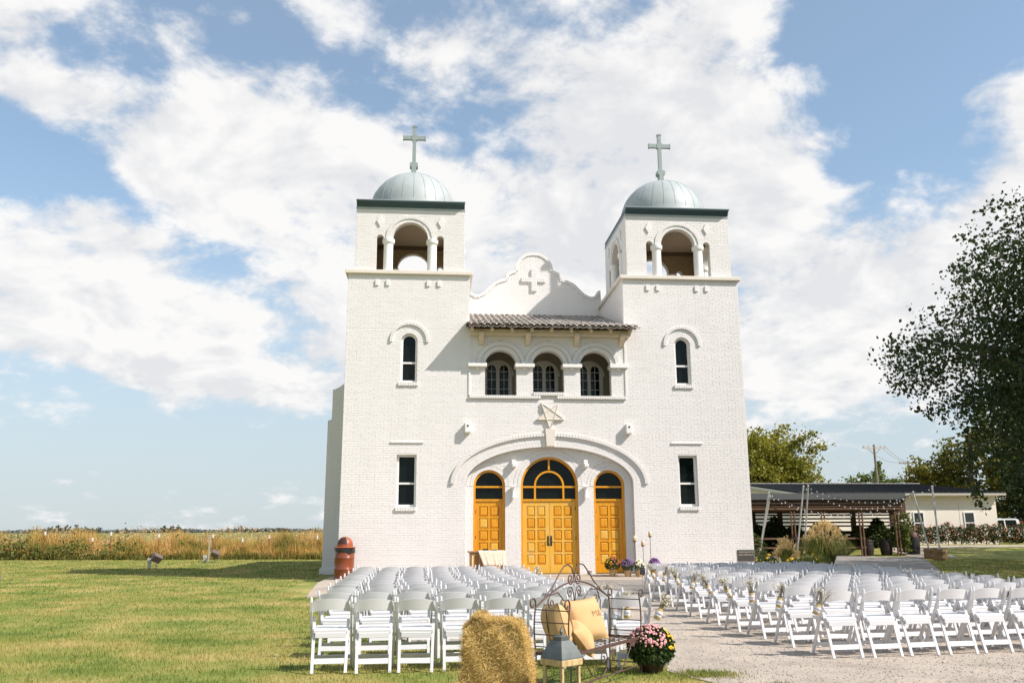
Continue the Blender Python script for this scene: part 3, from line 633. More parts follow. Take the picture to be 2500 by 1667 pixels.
        MB().box(bx0+th, bx1-th, by0+th, by1-th, 12.16, 12.2).build('belfry_ceiling', BEAD, church)
        mb = MB()
        for i in range(40): mb.box(bx0+th+.005+i*.079, bx0+th+.079*(i+1)-.004, by0+th, by1-th, 12.15, 12.159)
        mb.build('beadboard', BEAD, church, kind='stuff')
        mb = MB(); x0_, x1_, y0_, y1_ = bx0+th, bx1-th, by0+th, by1-th
        mb.box(x0_, x1_, y1_-.05, y1_, 12.0, 12.148); mb.box(x0_, x0_+.05, y0_, y1_-.05, 12.0, 12.148); mb.box(x1_-.05, x1_, y0_, y1_-.05, 12.0, 12.148); mb.build('ceiling_mould', mat('brown_mould', (.13, .09, .055), .7), church)
        MB().box(bx0+th, bx1-th, by0+th, by1-th, 10.03, 10.11).build('belfry_floor', CONC, church)
        # flat roof edge with a hollow front gutter
        MB().box(bx0-.015, bx1+.015, by0-.02, by1+.02, 12.31, 12.375).build('roof_fascia', COPPER, church)
        gut = [(0, 12.376), (-.03, 12.38), (-.06, 12.42), (-.12, 12.50), (-.20, 12.535), (-.21, 12.535), (-.21, 12.565), (.0, 12.565)]
        MB().prism(gut, bx0, bx1, fr=lambda a, x, z: (x, by0+a, z)).build('gutter', COPD, church)
        MB().box(bx0-.012, bx1+.012, by0-.215, by0+.02, 12.5651, 12.585).build('gutter_lip', COPPER, church)
        MB().box(bx0, bx1, by0+.001, by1, 12.376, 12.56).build('roof_deck', COPD, church)
        # dome
        dz = 12.56; r0, h0 = 1.56, 1.75; dcy = cy
        MB().lathe([(1.62, dz), (1.60, dz+.1), (1.575, dz+.34), (1.56, dz+.345)], 40, (cx, dcy, 0)).build('dome_skirt', COPPER, church, smooth=True)
        prof = [(r0*math.cos(a), dz+.30+(h0-.25)*math.sin(a)) for a in [PI/2*i/14 for i in range(15)]]
        dm = MB().lathe(prof, 48, (cx, dcy, 0)).build('dome', COPPER, church, smooth=True)
        for k in range(24):
            a = 2*PI*k/24+.05; MB().tube([(cx+(r+.006)*math.cos(a), dcy+(r+.006)*math.sin(a), z+.004) for r, z in prof[:-2]], .0045, 4, False).build('seam', COPPER, dm)
        zt = dz+.30+h0-.25
        cb = MB().prism([(-.22, zt-.02), (.22, zt-.02), (.22, zt+.04), (.10, zt+.09), (.075, zt+.25), (.09, zt+.30), (.15, zt+.33), (.15, zt+.46), (.075, zt+.49), (-.075, zt+.49), (-.15, zt+.46), (-.15, zt+.33), (-.09, zt+.30), (-.075, zt+.25), (-.10, zt+.09), (-.22, zt+.04)], -.15, .15, fr=lambda a, y, z: (cx+a, dcy+y, z))
        cb.build('finial', COPX, church, bevel=.004)
        z2 = zt+.48; zt2 = 16.36
        cr = MB().box(cx-.065, cx+.065, dcy-.06, dcy+.06, z2, zt2-.02).box(cx-.08, cx+.08, dcy-.072, dcy+.072, zt2-.06, zt2)
        for q in (-1, 1): cr.box(min(cx+q*.066, cx+q*.42), max(cx+q*.066, cx+q*.42), dcy-.055, dcy+.055, 15.80, 15.95); cr.box(min(cx+q*.385, cx+q*.425), max(cx+q*.385, cx+q*.425), dcy-.062, dcy+.062, 15.785, 15.965)
        cr.box(cx-.10, cx+.10, dcy-.066, dcy+.066, 15.77, 15.98); cr.build('cross', COPX, church)
build_towers()
def build_nave():
    half = [(0, 12.22), (.2, 12.2), (.4, 12.12), (.57, 11.97), (.68, 11.75), (.72, 11.5), (.82, 11.47), (1.08, 11.33), (1.08, 11.14), (1.3, 11.1), (1.55, 10.98), (1.75, 10.78), (1.95, 10.58), (2.2, 10.44), (2.38, 10.46), (2.5, 10.58), (2.52, 10.7), (2.625, 10.7)]
    gc = .05; prof = [(gc-d, z) for d, z in half[::-1]][:-1]+[(gc+d, z) for d, z in half]
    wing = [(-7.78, 0), (-7.78, .20), (-7.73, .31), (-7.73, 5.53), (-7.62, 5.55), (-7.59, 5.62), (-7.59, 6.70), (-7.50, 6.71), (-7.35, 6.79), (-7.19, 6.92), (-6.95, 7.15), (-6.8, 7.3), (-5, 8.2), (-2.7, 10.3)]
    outl = [(7.78, 0)]+[(-x, z) for x, z in wing[1:]]+prof[::-1]+wing[::-1]
    outl = outl[::-1]
    w = MB().prism(outl, GY, GY+.35).build('gable_wall', MORT, church)
    def gl(a, b, sg):
        L_ = [d for (d, z), (d2, z2) in zip(half, half[1:]) for d, z in ((d, z),)]
        zz = b; best = 0
        for i in range(len(half)-1):
            (d1, z1), (d2, z2) = half[i], half[i+1]
            if (z1-zz)*(z2-zz) <= 0 and z1 != z2: best = max(best, d1+(d2-d1)*(z1-zz)/(z1-z2)) if False else max(best, min(d1, d2)); break
            if zz < 10.44: best = TX0+.01
        return gc+sg*max(0, best-.02)
    me = brick_mesh('brickwork', brick_rects(lambda a, b: max(-TX0, gl(a, b, -1)), lambda a, b: min(TX0, gl(a, b, 1)), 9.4, 12.15), lambda x, y, z: (x, y+GY, z)); obj('brickwork', me, w, kind='stuff')
    def wl(a, b):
        return -7.73 if b < 5.5 else (-7.585 if b < 6.68 else -7.585+.36*(b-6.68)/.2)
    me = brick_mesh('brickwork', brick_rects(wl, lambda a, b: -6.62, 0, 6.9), lambda x, y, z: (x, y+GY, z)); obj('brickwork', me, w, kind='stuff')
    MB().prism([(-7.81, 0), (-6.7, 0), (-6.7, .2), (-7.81, .2)], GY-.06, GY-.0).build('plinth', PAINT, w)
    # coping of header bricks following the curved gable
    mb = MB(); seg = [Vector((x, z)) for x, z in prof]; lens = [0]
    for a, b in zip(seg, seg[1:]): lens.append(lens[-1]+(b-a).length)
    n = int(lens[-1]/.078)
    def at(t):
        for i in range(len(seg)-1):
            if lens[i+1] >= t: return seg[i].lerp(seg[i+1], (t-lens[i])/max(1e-6, lens[i+1]-lens[i]))
        return seg[-1]
    for i in range(n):
        a, b = at(lens[-1]*i/n+.002), at(lens[-1]*(i+1)/n-.002); d = b-a
        if d.length < 1e-3: continue
        nn = Vector((-d.y, d.x)).normalized(); q = [a-nn*.08, b-nn*.08, b+nn*.035, a+nn*.035]
        mb.add([(p.x, y, p.y) for y in (GY-.04-random.uniform(0, .004), GY+.37) for p in q], [(0, 1, 2, 3), (7, 6, 5, 4), (0, 4, 5, 1), (1, 5, 6, 2), (2, 6, 7, 3), (3, 7, 4, 0)])
    mb.build('coping', PAINT, w, kind='stuff')
    mb = MB()
    for i in range(12): mb.box(gc-.50+i*.079+.004, gc-.50+(i+1)*.079-.004, GY-.075, GY, 11.03, 11.21) if not (5 <= i <= 6) else None
    for i in range(12): mb.box(gc-.115, gc+.105, GY-.077, GY, 10.66+i*.0765+.004, 10.66+(i+1)*.0765-.004)
    mb.build('brick_cross', PAINT, w)
    # body of the nave
    NAVE = mat('nave_painted_wall', (.70, .66, .60), .6, col2=(.64, .60, .54), nscale=3, bump=.3, bscale=12, stretch=(1, 1, 6))
    for x0, x1, y0, y1 in ((-7.70, -7.35, GY+.35, 15.2), (7.35, 7.70, GY+.35, 15.2), (-7.35, 7.35, 14.85, 15.2)): MB().box(x0, x1, y0, y1, 0, 5.5).build('nave_wall', NAVE, church)
    MB().prism([(-7.36, 5.2), (7.36, 5.2), (0, 8.4)], GY+.36, 15.1).build('nave_roof', mat('dark_shingle', (.08, .08, .085), .8), church)
    for s in (-1, 1):
        for i in range(3): MB().box(min(s*7.70, s*7.95), max(s*7.70, s*7.95), 7+i*3.4, 7.5+i*3.4, 0, 4.6).build('buttress', NAVE, church)
build_nave()
# ================================================================== CHAIRS
def make_chair():
    t = thing('folding_chair', 'x', 'chair')
    m = MB(); n = 12; vs = []                       # curved back panel
    for th in (0, 1):
        for i in range(n+1):
            x = -.205+.41*i/n; q = (x/.205)**2
            for z in (.625+.022*(1-q), .738+.03*(1-q)):
                vs.append((x, -.195+.038*q+(.019 if th else 0)+(z-.7)*-.2, z))
    fs = []; k = (n+1)*2
    for i in range(n):
        a = i*2; fs += [(a, a+2, a+3, a+1), (k+a, k+a+1, k+a+3, k+a+2), (a, k+a, k+a+2, a+2), (a+1, a+3, k+a+3, k+a+1)]
    fs += [(0, 1, k+1, k), (2*n, k+2*n, k+2*n+1, 2*n+1)]
    m.add(vs, fs).build('backrest', RESIN, t, smooth=True)
    s = MB(); s.prism([(-.17, .405), (.20, .415), (.225, .43), (.215, .452), (.19, .46), (-.14, .452), (-.172, .44)], -.185, .185, fr=lambda a, x, z: (x, a, z)); s.build('seat', RESIN, t, bevel=.006)
    MB().box(-.165, .165, -.178, -.160, .355, .41).build('seat_rail', RESIN, t, bevel=.003)
    for sx in (-1, 1):
        x = sx*.218
        q = MB(); pts = [(x, -.212, .79), (x, -.205, .745), (x, -.165, .64), (x, -.075, .48), (x, .06, .27), (x, .225, .0)]
        for a, b in zip(pts[1:], pts[2:]): q.bar(a, b, .024, .036)
        q.lathe([(0, -.01), (.012, -.008), (.0155, .003), (.015, .03), (.011, .05), (0, .058)], 8, (x, -.205, .735)); q.build('front_leg', RESIN, t)
        q = MB(); q.bar((sx*.185, -.075, .565), (sx*.178, -.255, 0), .032, .022, (0, 1, .3)); q.lathe([(0, -.012), (.016, 0), (0, .014)], 8, M=Matrix.Translation((sx*.185, -.072, .57)) @ Matrix.Rotation(PI/2, 4, 'Y')); q.build('rear_leg', RESIN, t)
    MB().bar((-.163, -.217, .12), (.163, -.217, .12), .014, .056, (0, .3, 1)).build('stretcher', RESIN, t)
    MB().bar((-.207, .152, .12), (.207, .152, .12), .014, .045, (0, -.5, 1)).build('stretcher', RESIN, t)
    return t
chair0 = make_chair(); used = [False]
def put_chair(x, y, rz, label, group):
    o = copy_tree(chair0) if used[0] else chair0; used[0] = True
    o.location = (x, y, .012); o.rotation_euler = (random.gauss(0, .007), random.gauss(0, .007), rz*1.35); o['label'] = label; o['group'] = group; return o
AISLE = []
LY = [-18.05, -17.0, -16.05, -15.2, -14.45, -13.55, -12.65, -11.55, -10.45, -9.2]
LR = [-1.15, -1.26, -1.42, -1.52, -1.64, -1.72, -1.76, -1.76, -1.74, -1.72]; LN = [8, 8, 7, 7, 7, 7, 7, 7, 7, 7]
for r, (y, xr, n) in enumerate(zip(LY, LR, LN)):
    xl = -5.02-.034*r; sp = (xr-xl)/n
    for c in range(n):
        rw = 'nearest row' if r == 0 else ('row closest to the church' if r == 9 else ORD[r]+' row back')
        put_chair(xl+sp*(c+.5)+random.uniform(-.012, .012), y+.205+random.uniform(-.03, .03)+(.05*c/n if r == 0 else 0), random.gauss(0, .022), f'white folding chair left of the aisle, {rw}, {ORD[c]} from the lawn', 'folding chairs left of the aisle')
    AISLE.append((-1, r, xr-.0, y))
RY = [-17.6, -16.6, -15.72, -14.85, -13.95, -12.85, -11.72, -10.62, -9.5, -8.6]; RX = [1.01, .94, .89, .85, .83, .88, .93, .97, 1.02, 1.02]
for r, (y, xl) in enumerate(zip(RY, RX)):
    for c in range(9 if r < 8 else 8):
        rw = 'nearest row' if r == 0 else ('row closest to the church' if r == 9 else ORD[r]+' row back')
        put_chair(xl+.513*(c+.5)-.01+random.uniform(-.012, .012), y+.205+.05*c+random.uniform(-.03, .03), .05+random.gauss(0, .025), f'white folding chair right of the aisle, {rw}, {ORD[c]} from the aisle', 'folding chairs right of the aisle')
    AISLE.append((1, r, xl, y))
# ------------------------------------------------------------------ jar bouquets tied to the aisle chairs
JARG = mat('amber_jar_glass', (.40, .27, .08), .12, col2=(.54, .43, .20), nscale=18); LACE = mat('white_lace', (.74, .70, .66), .8); TWINE = mat('purple_twine', (.10, .06, .22), .8)
STEM = LEAF('flower_stems', (.16, .15, .04), (.28, .22, .08)); BREATH = mat('babys_breath', (.72, .68, .55), .8, col2=(.55, .50, .33), nscale=30, objcoord=False); LAV = mat('dried_lavender', (.17, .11, .13), .9, col2=(.28, .20, .15), nscale=20, objcoord=False)
def make_jar(seed, dark):
    t = thing('jar_bouquet', 'x', 'bouquet')
    MB().lathe([(0, -.065), (.034, -.065), (.039, -.058), (.040, .03), (.034, .048), (.032, .066), (.0, .066)], 12).build('jar', JARG, t, smooth=True)
    MB().lathe([(.0415, -.028), (.042, -.026), (.042, .032), (.0412, .034)], 12).build('lace_band', LACE, t)
    q = MB().tube([(.043*math.cos(a), .043*math.sin(a), .003+.003*math.sin(3*a)) for a in [2*PI*i/16 for i in range(17)]], .0022, 4); q.tube([(0, -.044, .003), (.018, -.05, -.012)], .002, 4); q.tube([(0, -.044, .003), (-.016, -.05, -.010)], .002, 4); q.build('twine', TWINE, t)
    s = MB(); pts = []
    for i in range(34):
        a = rng.uniform(0, 2*PI); sp = abs(rng.normal(0, .32)); L_ = rng.uniform(.10, .19); e = Vector((math.cos(a)*sp*L_, math.sin(a)*sp*L_, .05+L_)); s.tube([(math.cos(a)*.015, math.sin(a)*.015, .03), tuple(e*.6), tuple(e)], .0016, 3, False); pts.append(e)
    s.build('stems', STEM, t, kind='stuff')
    P = np.array([tuple(p) for p in pts]); P = np.repeat(P, 12, 0)+rng.normal(0, .016, (34*12, 3)); nd = int(len(P)*dark)
    if nd < len(P): obj('blossoms', leafmesh('blossoms', P[nd:], .012, BREATH, aspect=1.), t, kind='stuff')
    if nd: obj('lavender', leafmesh('lavender', P[:nd]*np.array([.8, .8, 1.08]), .022, LAV, aspect=.25), t, kind='stuff')
    return t
jars = [make_jar(1, .35), make_jar(2, .6), make_jar(3, .08)]; jn = [0, 0, 0]
def put_jar(k, loc, tilt, label):
    o = jars[k] if jn[k] == 0 else copy_tree(jars[k]); jn[k] += 1; o.location = loc; o.rotation_euler = tilt; o['label'] = label; o['group'] = 'jar bouquets on the aisle chairs'
tl = [24, 14, 2, -28, -28, 22, -26, 22, -24]; kk = [1, 0, 1, 2, 0, 0, 2, 1, 2]
for r in range(9):
    put_jar(kk[r], (RX[r]-.045, RY[r]+.02, .565), (R(random.uniform(-8, 4)), R(tl[r]), 0), f'jar bouquet on the {"nearest" if r == 0 else ORD[r]} aisle chair from the camera, right block')
put_jar(2, (LR[0]+.055, LY[0]+.02, .575), (R(-4), R(26), 0), 'baby\'s breath jar on the nearest aisle chair, left block'); put_jar(2, (LR[1]+.02, LY[1]-.02, .50), (R(-4), R(4), 0), 'jar bouquet seen through the right arm of the iron bench'); put_jar(0, (LR[2]+.06, LY[2]+.02, .56), (R(-4), R(20), 0), 'jar bouquet above the right arm of the iron bench'); put_jar(2, (LR[8]+.055, LY[8], .57), (0, R(18), 0), 'jar bouquet on the left block near the double doors')
# ------------------------------------------------------------------ small helpers for plants
def dome_pts(n, c, r, inner=.55, zmin=-.2):
    a = rng.normal(size=(n*2, 3)); a /= np.linalg.norm(a, axis=1)[:, None]; a = a[a[:, 2] > zmin][:n]; return np.array(c)+a*np.array(r)*(inner+(1-inner)*rng.uniform(0, 1, len(a))**.4)[:, None]
def flowermesh(name, P, C, size, m):       # small discs facing out from centre C
    n = len(P); d = P-np.array(C); d /= np.linalg.norm(d, axis=1)[:, None]; d += rng.normal(0, .25, d.shape); d /= np.linalg.norm(d, axis=1)[:, None]
    u = np.cross(d, [0.3, .2, 1.]); u /= np.linalg.norm(u, axis=1)[:, None]; v = np.cross(d, u); s = (size*rng.uniform(.7, 1.3, n))[:, None]; V = [P+d*s*.35]
    for k in range(6):
        a = 2*PI*k/6; V.append(P+(u*math.cos(a)+v*math.sin(a))*s*(.5))
    V = np.stack(V, 1).reshape(-1, 3); F = np.array([(0, 1+k, 1+(k+1) % 6) for k in range(6)]); return npmesh(name, V, (F[None]+np.arange(n)[:, None, None]*7).reshape(-1, 3), m)
MUML = LEAF('mum_leaves', (.028, .055, .014), (.06, .10, .02), .15)
def mum(loc, label, R_, H_, potm, potr, poth, blooms, nl=1400):
    t = thing('potted_mum', label, 'potted flower', loc, group='potted chrysanthemums')
    MB().lathe([(0, 0), (potr*.72, 0), (potr*.95, poth*.78), (potr*1.02, poth*.78), (potr*1.06, poth), (potr*.92, poth), (potr*.88, poth*.9), (0, poth*.88)], 20).build('pot', potm, t, smooth=True)
    c = (0, 0, poth+H_*.42); obj('foliage', leafmesh('foliage', dome_pts(nl, c, (R_, R_, H_*.62), .3, -.75), R_*.17, MUML), t, kind='stuff')
    for m, n, f, sz in blooms:
        P = dome_pts(n*4, c, (R_*1.02, R_*1.02, H_*.66), .94, .0); P = P[f(P)] if f else P; P = P[:n]; obj('blooms', flowermesh('blooms', P, c, sz, m), t, kind='stuff')
    return t
PINK = mat('pink_petals', (.62, .22, .25), .7, col2=(.72, .40, .36), nscale=30); YEL = mat('yellow_petals', (.75, .46, .02), .7); RUST = mat('rust_petals', (.36, .07, .035), .7, col2=(.45, .16, .05), nscale=20); PURP = mat('purple_petals', (.16, .07, .24), .7, col2=(.28, .15, .38), nscale=20); CREAMP = mat('cream_petals', (.78, .72, .42), .7, col2=(.80, .76, .62), nscale=20); LILAC = mat('lilac_petals', (.35, .10, .48), .7)
CLAY = mat('tan_clay_pot', (.50, .34, .17), .8, col2=(.42, .26, .12), nscale=8); BPOT = mat('dark_brown_pot', (.028, .010, .009), .45)
mum((-1.27, -18.33, 0), 'large pink and yellow chrysanthemum in dark pot beside iron bench', .26, .36, BPOT, .15, .11, [(PINK, 230, lambda P: (P[:, 0] < .12) & (P[:, 2] > .29), .030), (YEL, 60, lambda P: (P[:, 0] > .14) & (P[:, 2] > .22), .030)], 3200)
mum((1.83, -.85, .13), 'rust and yellow chrysanthemum in tan pot by the right door', .25, .36, CLAY, .12, .19, [(RUST, 130, lambda P: P[:, 0] > -.12, .035), (YEL, 45, lambda P: P[:, 0] < -.08, .035)])
mum((2.28, -1.0, .10), 'dark purple chrysanthemum in tan pot between two potted mums', .20, .33, CLAY, .125, .19, [(PURP, 150, None, .04)])
mum((2.62, -1.1, .10), 'cream white chrysanthemum in tan pot beside the aisle sign', .17, .29, CLAY, .125, .20, [(CREAMP, 150, None, .042)])
mum((3.22, -.65, .10), 'lilac chrysanthemum in tan pot peeking above the back chairs', .19, .34, CLAY, .11, .19, [(LILAC, 120, None, .035)])
WAX = mat('ivory_wax', (.80, .74, .62), .4); WRAP = mat('burlap_wrap', (.58, .40, .20), .9)
for i, (x, zc, h) in enumerate(((2.62, 1.17, .165), (2.88, 1.03, .15), (3.12, 1.31, .155))):
    t = thing('candle_stand', ['middle height candle stand beside the portal jamb', 'shortest of three candle stands by the church wall', 'tallest candle stand, right of the other two'][i], 'candle stand', (x, -.6, .1), group='candle stands')
    q = MB().tube([(0, 0, 0), (.004, 0, .5), (0, 0, zc-.13)], .008, 6); q.lathe([(0, 0), (.085, 0), (.085, .012), (0, .014)], 12); q.build('pole', IRON, t)
    MB().lathe([(.01, zc-.15), (.05, zc-.115), (.075, zc-.105), (.078, zc-.098), (0, zc-.096)], 14).build('dish', IRON, t); MB().lathe([(0, zc-.096), (.05, zc-.096), (.05, zc-.10+h), (0, zc-.10+h)], 14).build('candle', WAX, t); MB().lathe([(.052, zc-.09), (.054, zc-.088), (.054, zc-.01), (.052, zc-.008)], 14).build('burlap_wrap', WRAP, t)
# aisle sign on a hooked stake
t = thing('aisle_sign', 'small black chalkboard sign on a thin stake by the back aisle chair', 'sign', (1.15, -7.75, .02))
MB().tube([(0, 0, 0), (0, 0, .72), (.02, 0, .76), (.06, 0, .77), (.09, 0, .74)], .006, 6).build('stake', mat('grey_stake', (.32, .29, .27), .6), t)
b = MB().prism([(-.05, .47), (.05, .47), (.06, .5), (.06, .61), (.05, .63), (-.05, .63), (-.06, .61), (-.06, .5)], -.035, -.015).build('board', BLACK, t)
q = MB()
for z, w in ((.60, .035), (.565, .042), (.53, .03), (.50, .038)): q.tube([(-w+2*w*k/8, -.0365, z+.006*(-1)**k) for k in range(9)], .0016, 3)
q.build('chalk_marks', mat('chalk', (.6, .6, .58), .9), b)
t = thing('small_tin', 'small grey tin with pink rim on the door step', 'tin', (1.2, -.35, .135)); MB().lathe([(0, 0), (.075, 0), (.08, .1), (.0, .1)], 14).build('tin_body', mat('grey_tin', (.30, .32, .30), .4), t); MB().lathe([(.081, .1), (.084, .1), (.084, .125), (0, .127)], 14).build('tin_rim', mat('pink_tin_rim', (.45, .20, .18), .5), t)
# table with lace cloth
t = thing('side_table', 'rustic wooden table under a lace cloth before the left door', 'table', (-2.12, -.95, .11))
WOODT = mat('brown_barn_wood', (.20, .11, .05), .8, col2=(.33, .2, .09), nscale=4, stretch=(8, 8, 1)); MB().box(-.56, .56, -.27, .27, .745, .785).build('table_top', WOODT, t, bevel=.006); MB().box(-.50, .50, -.24, .24, .66, .744).build('apron', WOODT, t)
for sx in (-.46, .46):
    for sy in (-.2, .2): MB().box(sx-.03, sx+.03, sy-.03, sy+.03, 0, .66).build('leg', WOODT, t)
MB().box(-.36, -.20, -.19, -.17, .12, .655).build('side_board', WOODT, t); MB().box(-.19, -.02, -.185, -.165, .12, .655).build('side_board', WOODT, t)
LACEC = mat('ecru_lace', (.72, .52, .38), .9, col2=(.80, .68, .54), nscale=22, namt=.25, bump=.5, bscale=45)
def cloth():
    nx, nv = 30, 14; V = []
    path = [(.24, .797), (0, .797), (-.27, .797), (-.288, .785)]+[(-.292-.006*i, .785-.042*i) for i in range(1, 11)]
    for i in range(nx+1):
        for j, (y, z) in enumerate(path):
            u = i/nx; drop = max(0, j-3)/10; x = -.25+.85*u+(1-u)*drop*.16; w = drop*.022*math.sin(u*19)+drop*.012*math.sin(u*41)
            if x > .57: V.append((.57+(x-.57)*.25+drop*.03, y+w, z-(x-.57)*(.9)-.0)); continue
            V.append((x, y-abs(w), z))
    F = [(i*len(path)+j, (i+1)*len(path)+j, (i+1)*len(path)+j+1, i*len(path)+j+1) for i in range(nx) for j in range(len(path)-1)]
    o = obj('tablecloth', npmesh('tablecloth', V, F, LACEC, True), loc=(-2.12, -.95, .11)); md = o.modifiers.new('thick', 'SOLIDIFY'); md.thickness = .004; tag(o, 'ecru lace cloth draped over the right side of the rustic table', 'tablecloth')
cloth()
for x, w, h, l in ((-2.13, .09, .05, 'taller black box on the lace-covered table'), (-1.86, .08, .025, 'flat black book on the right of the lace-covered table')): tag(MB().box(-w, w, -.06, .06, 0, h).build('keepsake_box', BLACK, loc=(x, -.95, .11+.802), bevel=.005), l, 'box')
# ------------------------------------------------------------------ trash can
t = thing('trash_can', 'rust red domed trash can with black liner at the church corner', 'trash can', (-6.45, -.5, .07))
RED = mat('rust_red_enamel', (.22, .052, .015), .28, col2=(.17, .04, .013), nscale=3)
MB().lathe([(0, 0), (.30, 0), (.305, .02), (.30, .04), (.30, .28), (.312, .295), (.312, .31), (.30, .325), (.30, .62), (.312, .635), (.312, .65), (.30, .665), (.30, .93), (.0, .93)], 32).build('drum', RED, t, smooth=True)
q = MB(); pr = []
nn = 48; vs = []
for k in range(nn):
    a = 2*PI*k/nn; dz = .10+.05*math.sin(a*1+2.2)+.02*math.sin(5*a)+.012*math.sin(11*a); 
    for r_, z in ((.305, .945), (.318+.006*math.sin(9*a), .93-dz*.4), (.316+.008*math.sin(7*a+1), .93-dz*.8), (.312, .93-dz)): vs.append((r_*math.cos(a), r_*math.sin(a), z))
q.add(vs, [(k*4+j, (k+1) % nn*4+j, (k+1) % nn*4+j+1, k*4+j+1) for k in range(nn) for j in range(3)]).build('liner', mat('black_bag', (.015, .016, .015), .3), t, smooth=True)
ld = MB().lathe([(.34, .94), (.345, .95), (.335, .962), (.25, .972), (.245, 1.0)]+[(.245*math.cos(a), 1.02+.26*math.sin(a)) for a in [PI/2*i/8 for i in range(9)]], 32).build('lid', mat('orange_red_lid', (.30, .068, .02), .45), t, smooth=True)
Ml = Matrix.Rotation(R(-112), 4, 'Z')
q = MB(); vs = []
for i in range(7):
    for j in range(6):
        a = R(-36+72*i/6); e = R(8+52*j/5); vs.append(Ml @ Vector((.250*math.cos(e)*math.cos(a), .250*math.cos(e)*math.sin(a), 1.02+.265*math.sin(e))))
q.add(vs, [(i*6+j, (i+1)*6+j, (i+1)*6+j+1, i*6+j+1) for i in range(6) for j in range(5)]); fl = q.build('push_flap', mat('dark_flap', (.05, .014, .008), .5), ld, smooth=True)
q = MB(); q.tube([Ml @ Vector((.255*math.cos(e)*math.cos(R(42)), .255*math.cos(e)*math.sin(R(42)), 1.02+.268*math.sin(e))) for e in [R(2+60*i/8) for i in range(9)]], .012, 5); q.build('flap_edge', mat('steel_strip', (.45, .45, .44), .3, metal=.6), ld)
# ------------------------------------------------------------------ hay bale, lantern
STRAW = ramp_mat('straw', [(.2, (.40, .25, .07)), (.42, (.56, .38, .125)), (.6, (.66, .47, .19)), (.8, (.75, .58, .29))], 25, objcoord=True, trans=.15)
HAYC = mat('hay_core', (.40, .25, .075), .95, col2=(.27, .155, .04), nscale=12, bump=.8, bscale=40)
def hay():
    t = thing('hay_bale', 'golden hay bale standing on end in front of the left chairs', 'hay bale', (-3.14, -20.95, 0), R(-12))
    n = 10; V = []; F = []; fv = {}
    W_, D_, H_ = .235, .19, .815
    def pt(x, y, z):
        zz = z/H_; w = 1.14-.17*zz; r_ = (max(0, abs(x)/W_-.72)/.28)**2*.6
        top = max(0, (zz-.8)/.2)**2; x2 = x*w*(1-.10*top*abs(x)/W_)+.02*(1-zz)*2; y2 = y*w*(1-.15*top)
        zt = z-top*.035*(abs(x)/W_)**4+.05*math.exp(-((x+.13)/.05)**2)*top*(1 if zz > .9 else .3)
        k = .010*math.sin(17*x+9*z)+.008*math.sin(31*z+7*y)
        return (x2+k*(abs(x)/W_), y2+(.012*math.sin(23*x+15*z)), zt)
    faces = []
    for ax, sg in (('x', -1), ('x', 1), ('y', -1), ('y', 1), ('z', 1)):
        g = np.linspace(-1, 1, n+1); idx = []
        for a in g:
            for b in g:
                if ax == 'x': p = (sg*W_, a*D_, (b*.5+.5)*H_)
                elif ax == 'y': p = (a*W_, sg*D_, (b*.5+.5)*H_)
                else: p = (a*W_, b*D_, H_)
                V.append(pt(*p)); idx.append(len(V)-1)
        for i in range(n):
            for j in range(n): F.append((idx[i*(n+1)+j], idx[(i+1)*(n+1)+j], idx[(i+1)*(n+1)+j+1], idx[i*(n+1)+j+1]))
    me = npmesh('bale_core', V, F, HAYC, True); bm = bmesh.new(); bm.from_mesh(me); bmesh.ops.remove_doubles(bm, verts=bm.verts, dist=.004); bmesh.ops.recalc_face_normals(bm, faces=bm.faces); bm.to_mesh(me); bm.free(); obj('bale_core', me, t)
    Vn = np.array(V); Fn = np.array(F); m = 36000; fi = rng.integers(0, len(Fn), m); u, v = rng.uniform(0, 1, (2, m, 1)); A, B, Cc, Dd = (Vn[Fn[fi, k]] for k in range(4))
    P = A*(1-u)*(1-v)+B*u*(1-v)+Cc*u*v+Dd*(1-u)*v; N = np.cross(B-A, Dd-A); N /= np.linalg.norm(N, axis=1)[:, None]+1e-9; N *= np.sign((N*(P-np.array([0, 0, .45]))).sum(1))[:, None]
    d = rng.normal(size=(m, 3)); d -= N*(d*N).sum(1)[:, None]*rng.uniform(.35, 1.0, (m, 1)); d /= np.linalg.norm(d, axis=1)[:, None]; d *= np.sign((d*N).sum(1))[:, None]
    L_ = rng.uniform(.03, .12, (m, 1)); w = np.cross(d, N+rng.normal(0, .3, N.shape)); w /= np.linalg.norm(w, axis=1)[:, None]; hw = rng.uniform(.0006, .0015, (m, 1)); P0 = P+N*rng.uniform(-.004, .006, (m, 1))
    Vs = np.stack([P0-d*L_*.5-w*hw, P0-d*L_*.5+w*hw, P0+d*L_*.5+w*hw+N*.004, P0+d*L_*.5-w*hw+N*.004], 1).reshape(-1, 3); obj('straw', npmesh('straw', Vs, np.arange(m*4).reshape(-1, 4), STRAW), t, kind='stuff')
    for x in (-.07, .10):
        pts = [pt(x, s*D_*1.0, z) for s, z in [(-1, H_*k/8) for k in range(9)]]; pts = [(p[0], p[1]-.004, p[2]) for p in pts]; MB().tube(pts, .002, 4).build('twine', mat('bale_twine', (.16, .10, .04), .9), t)
hay()
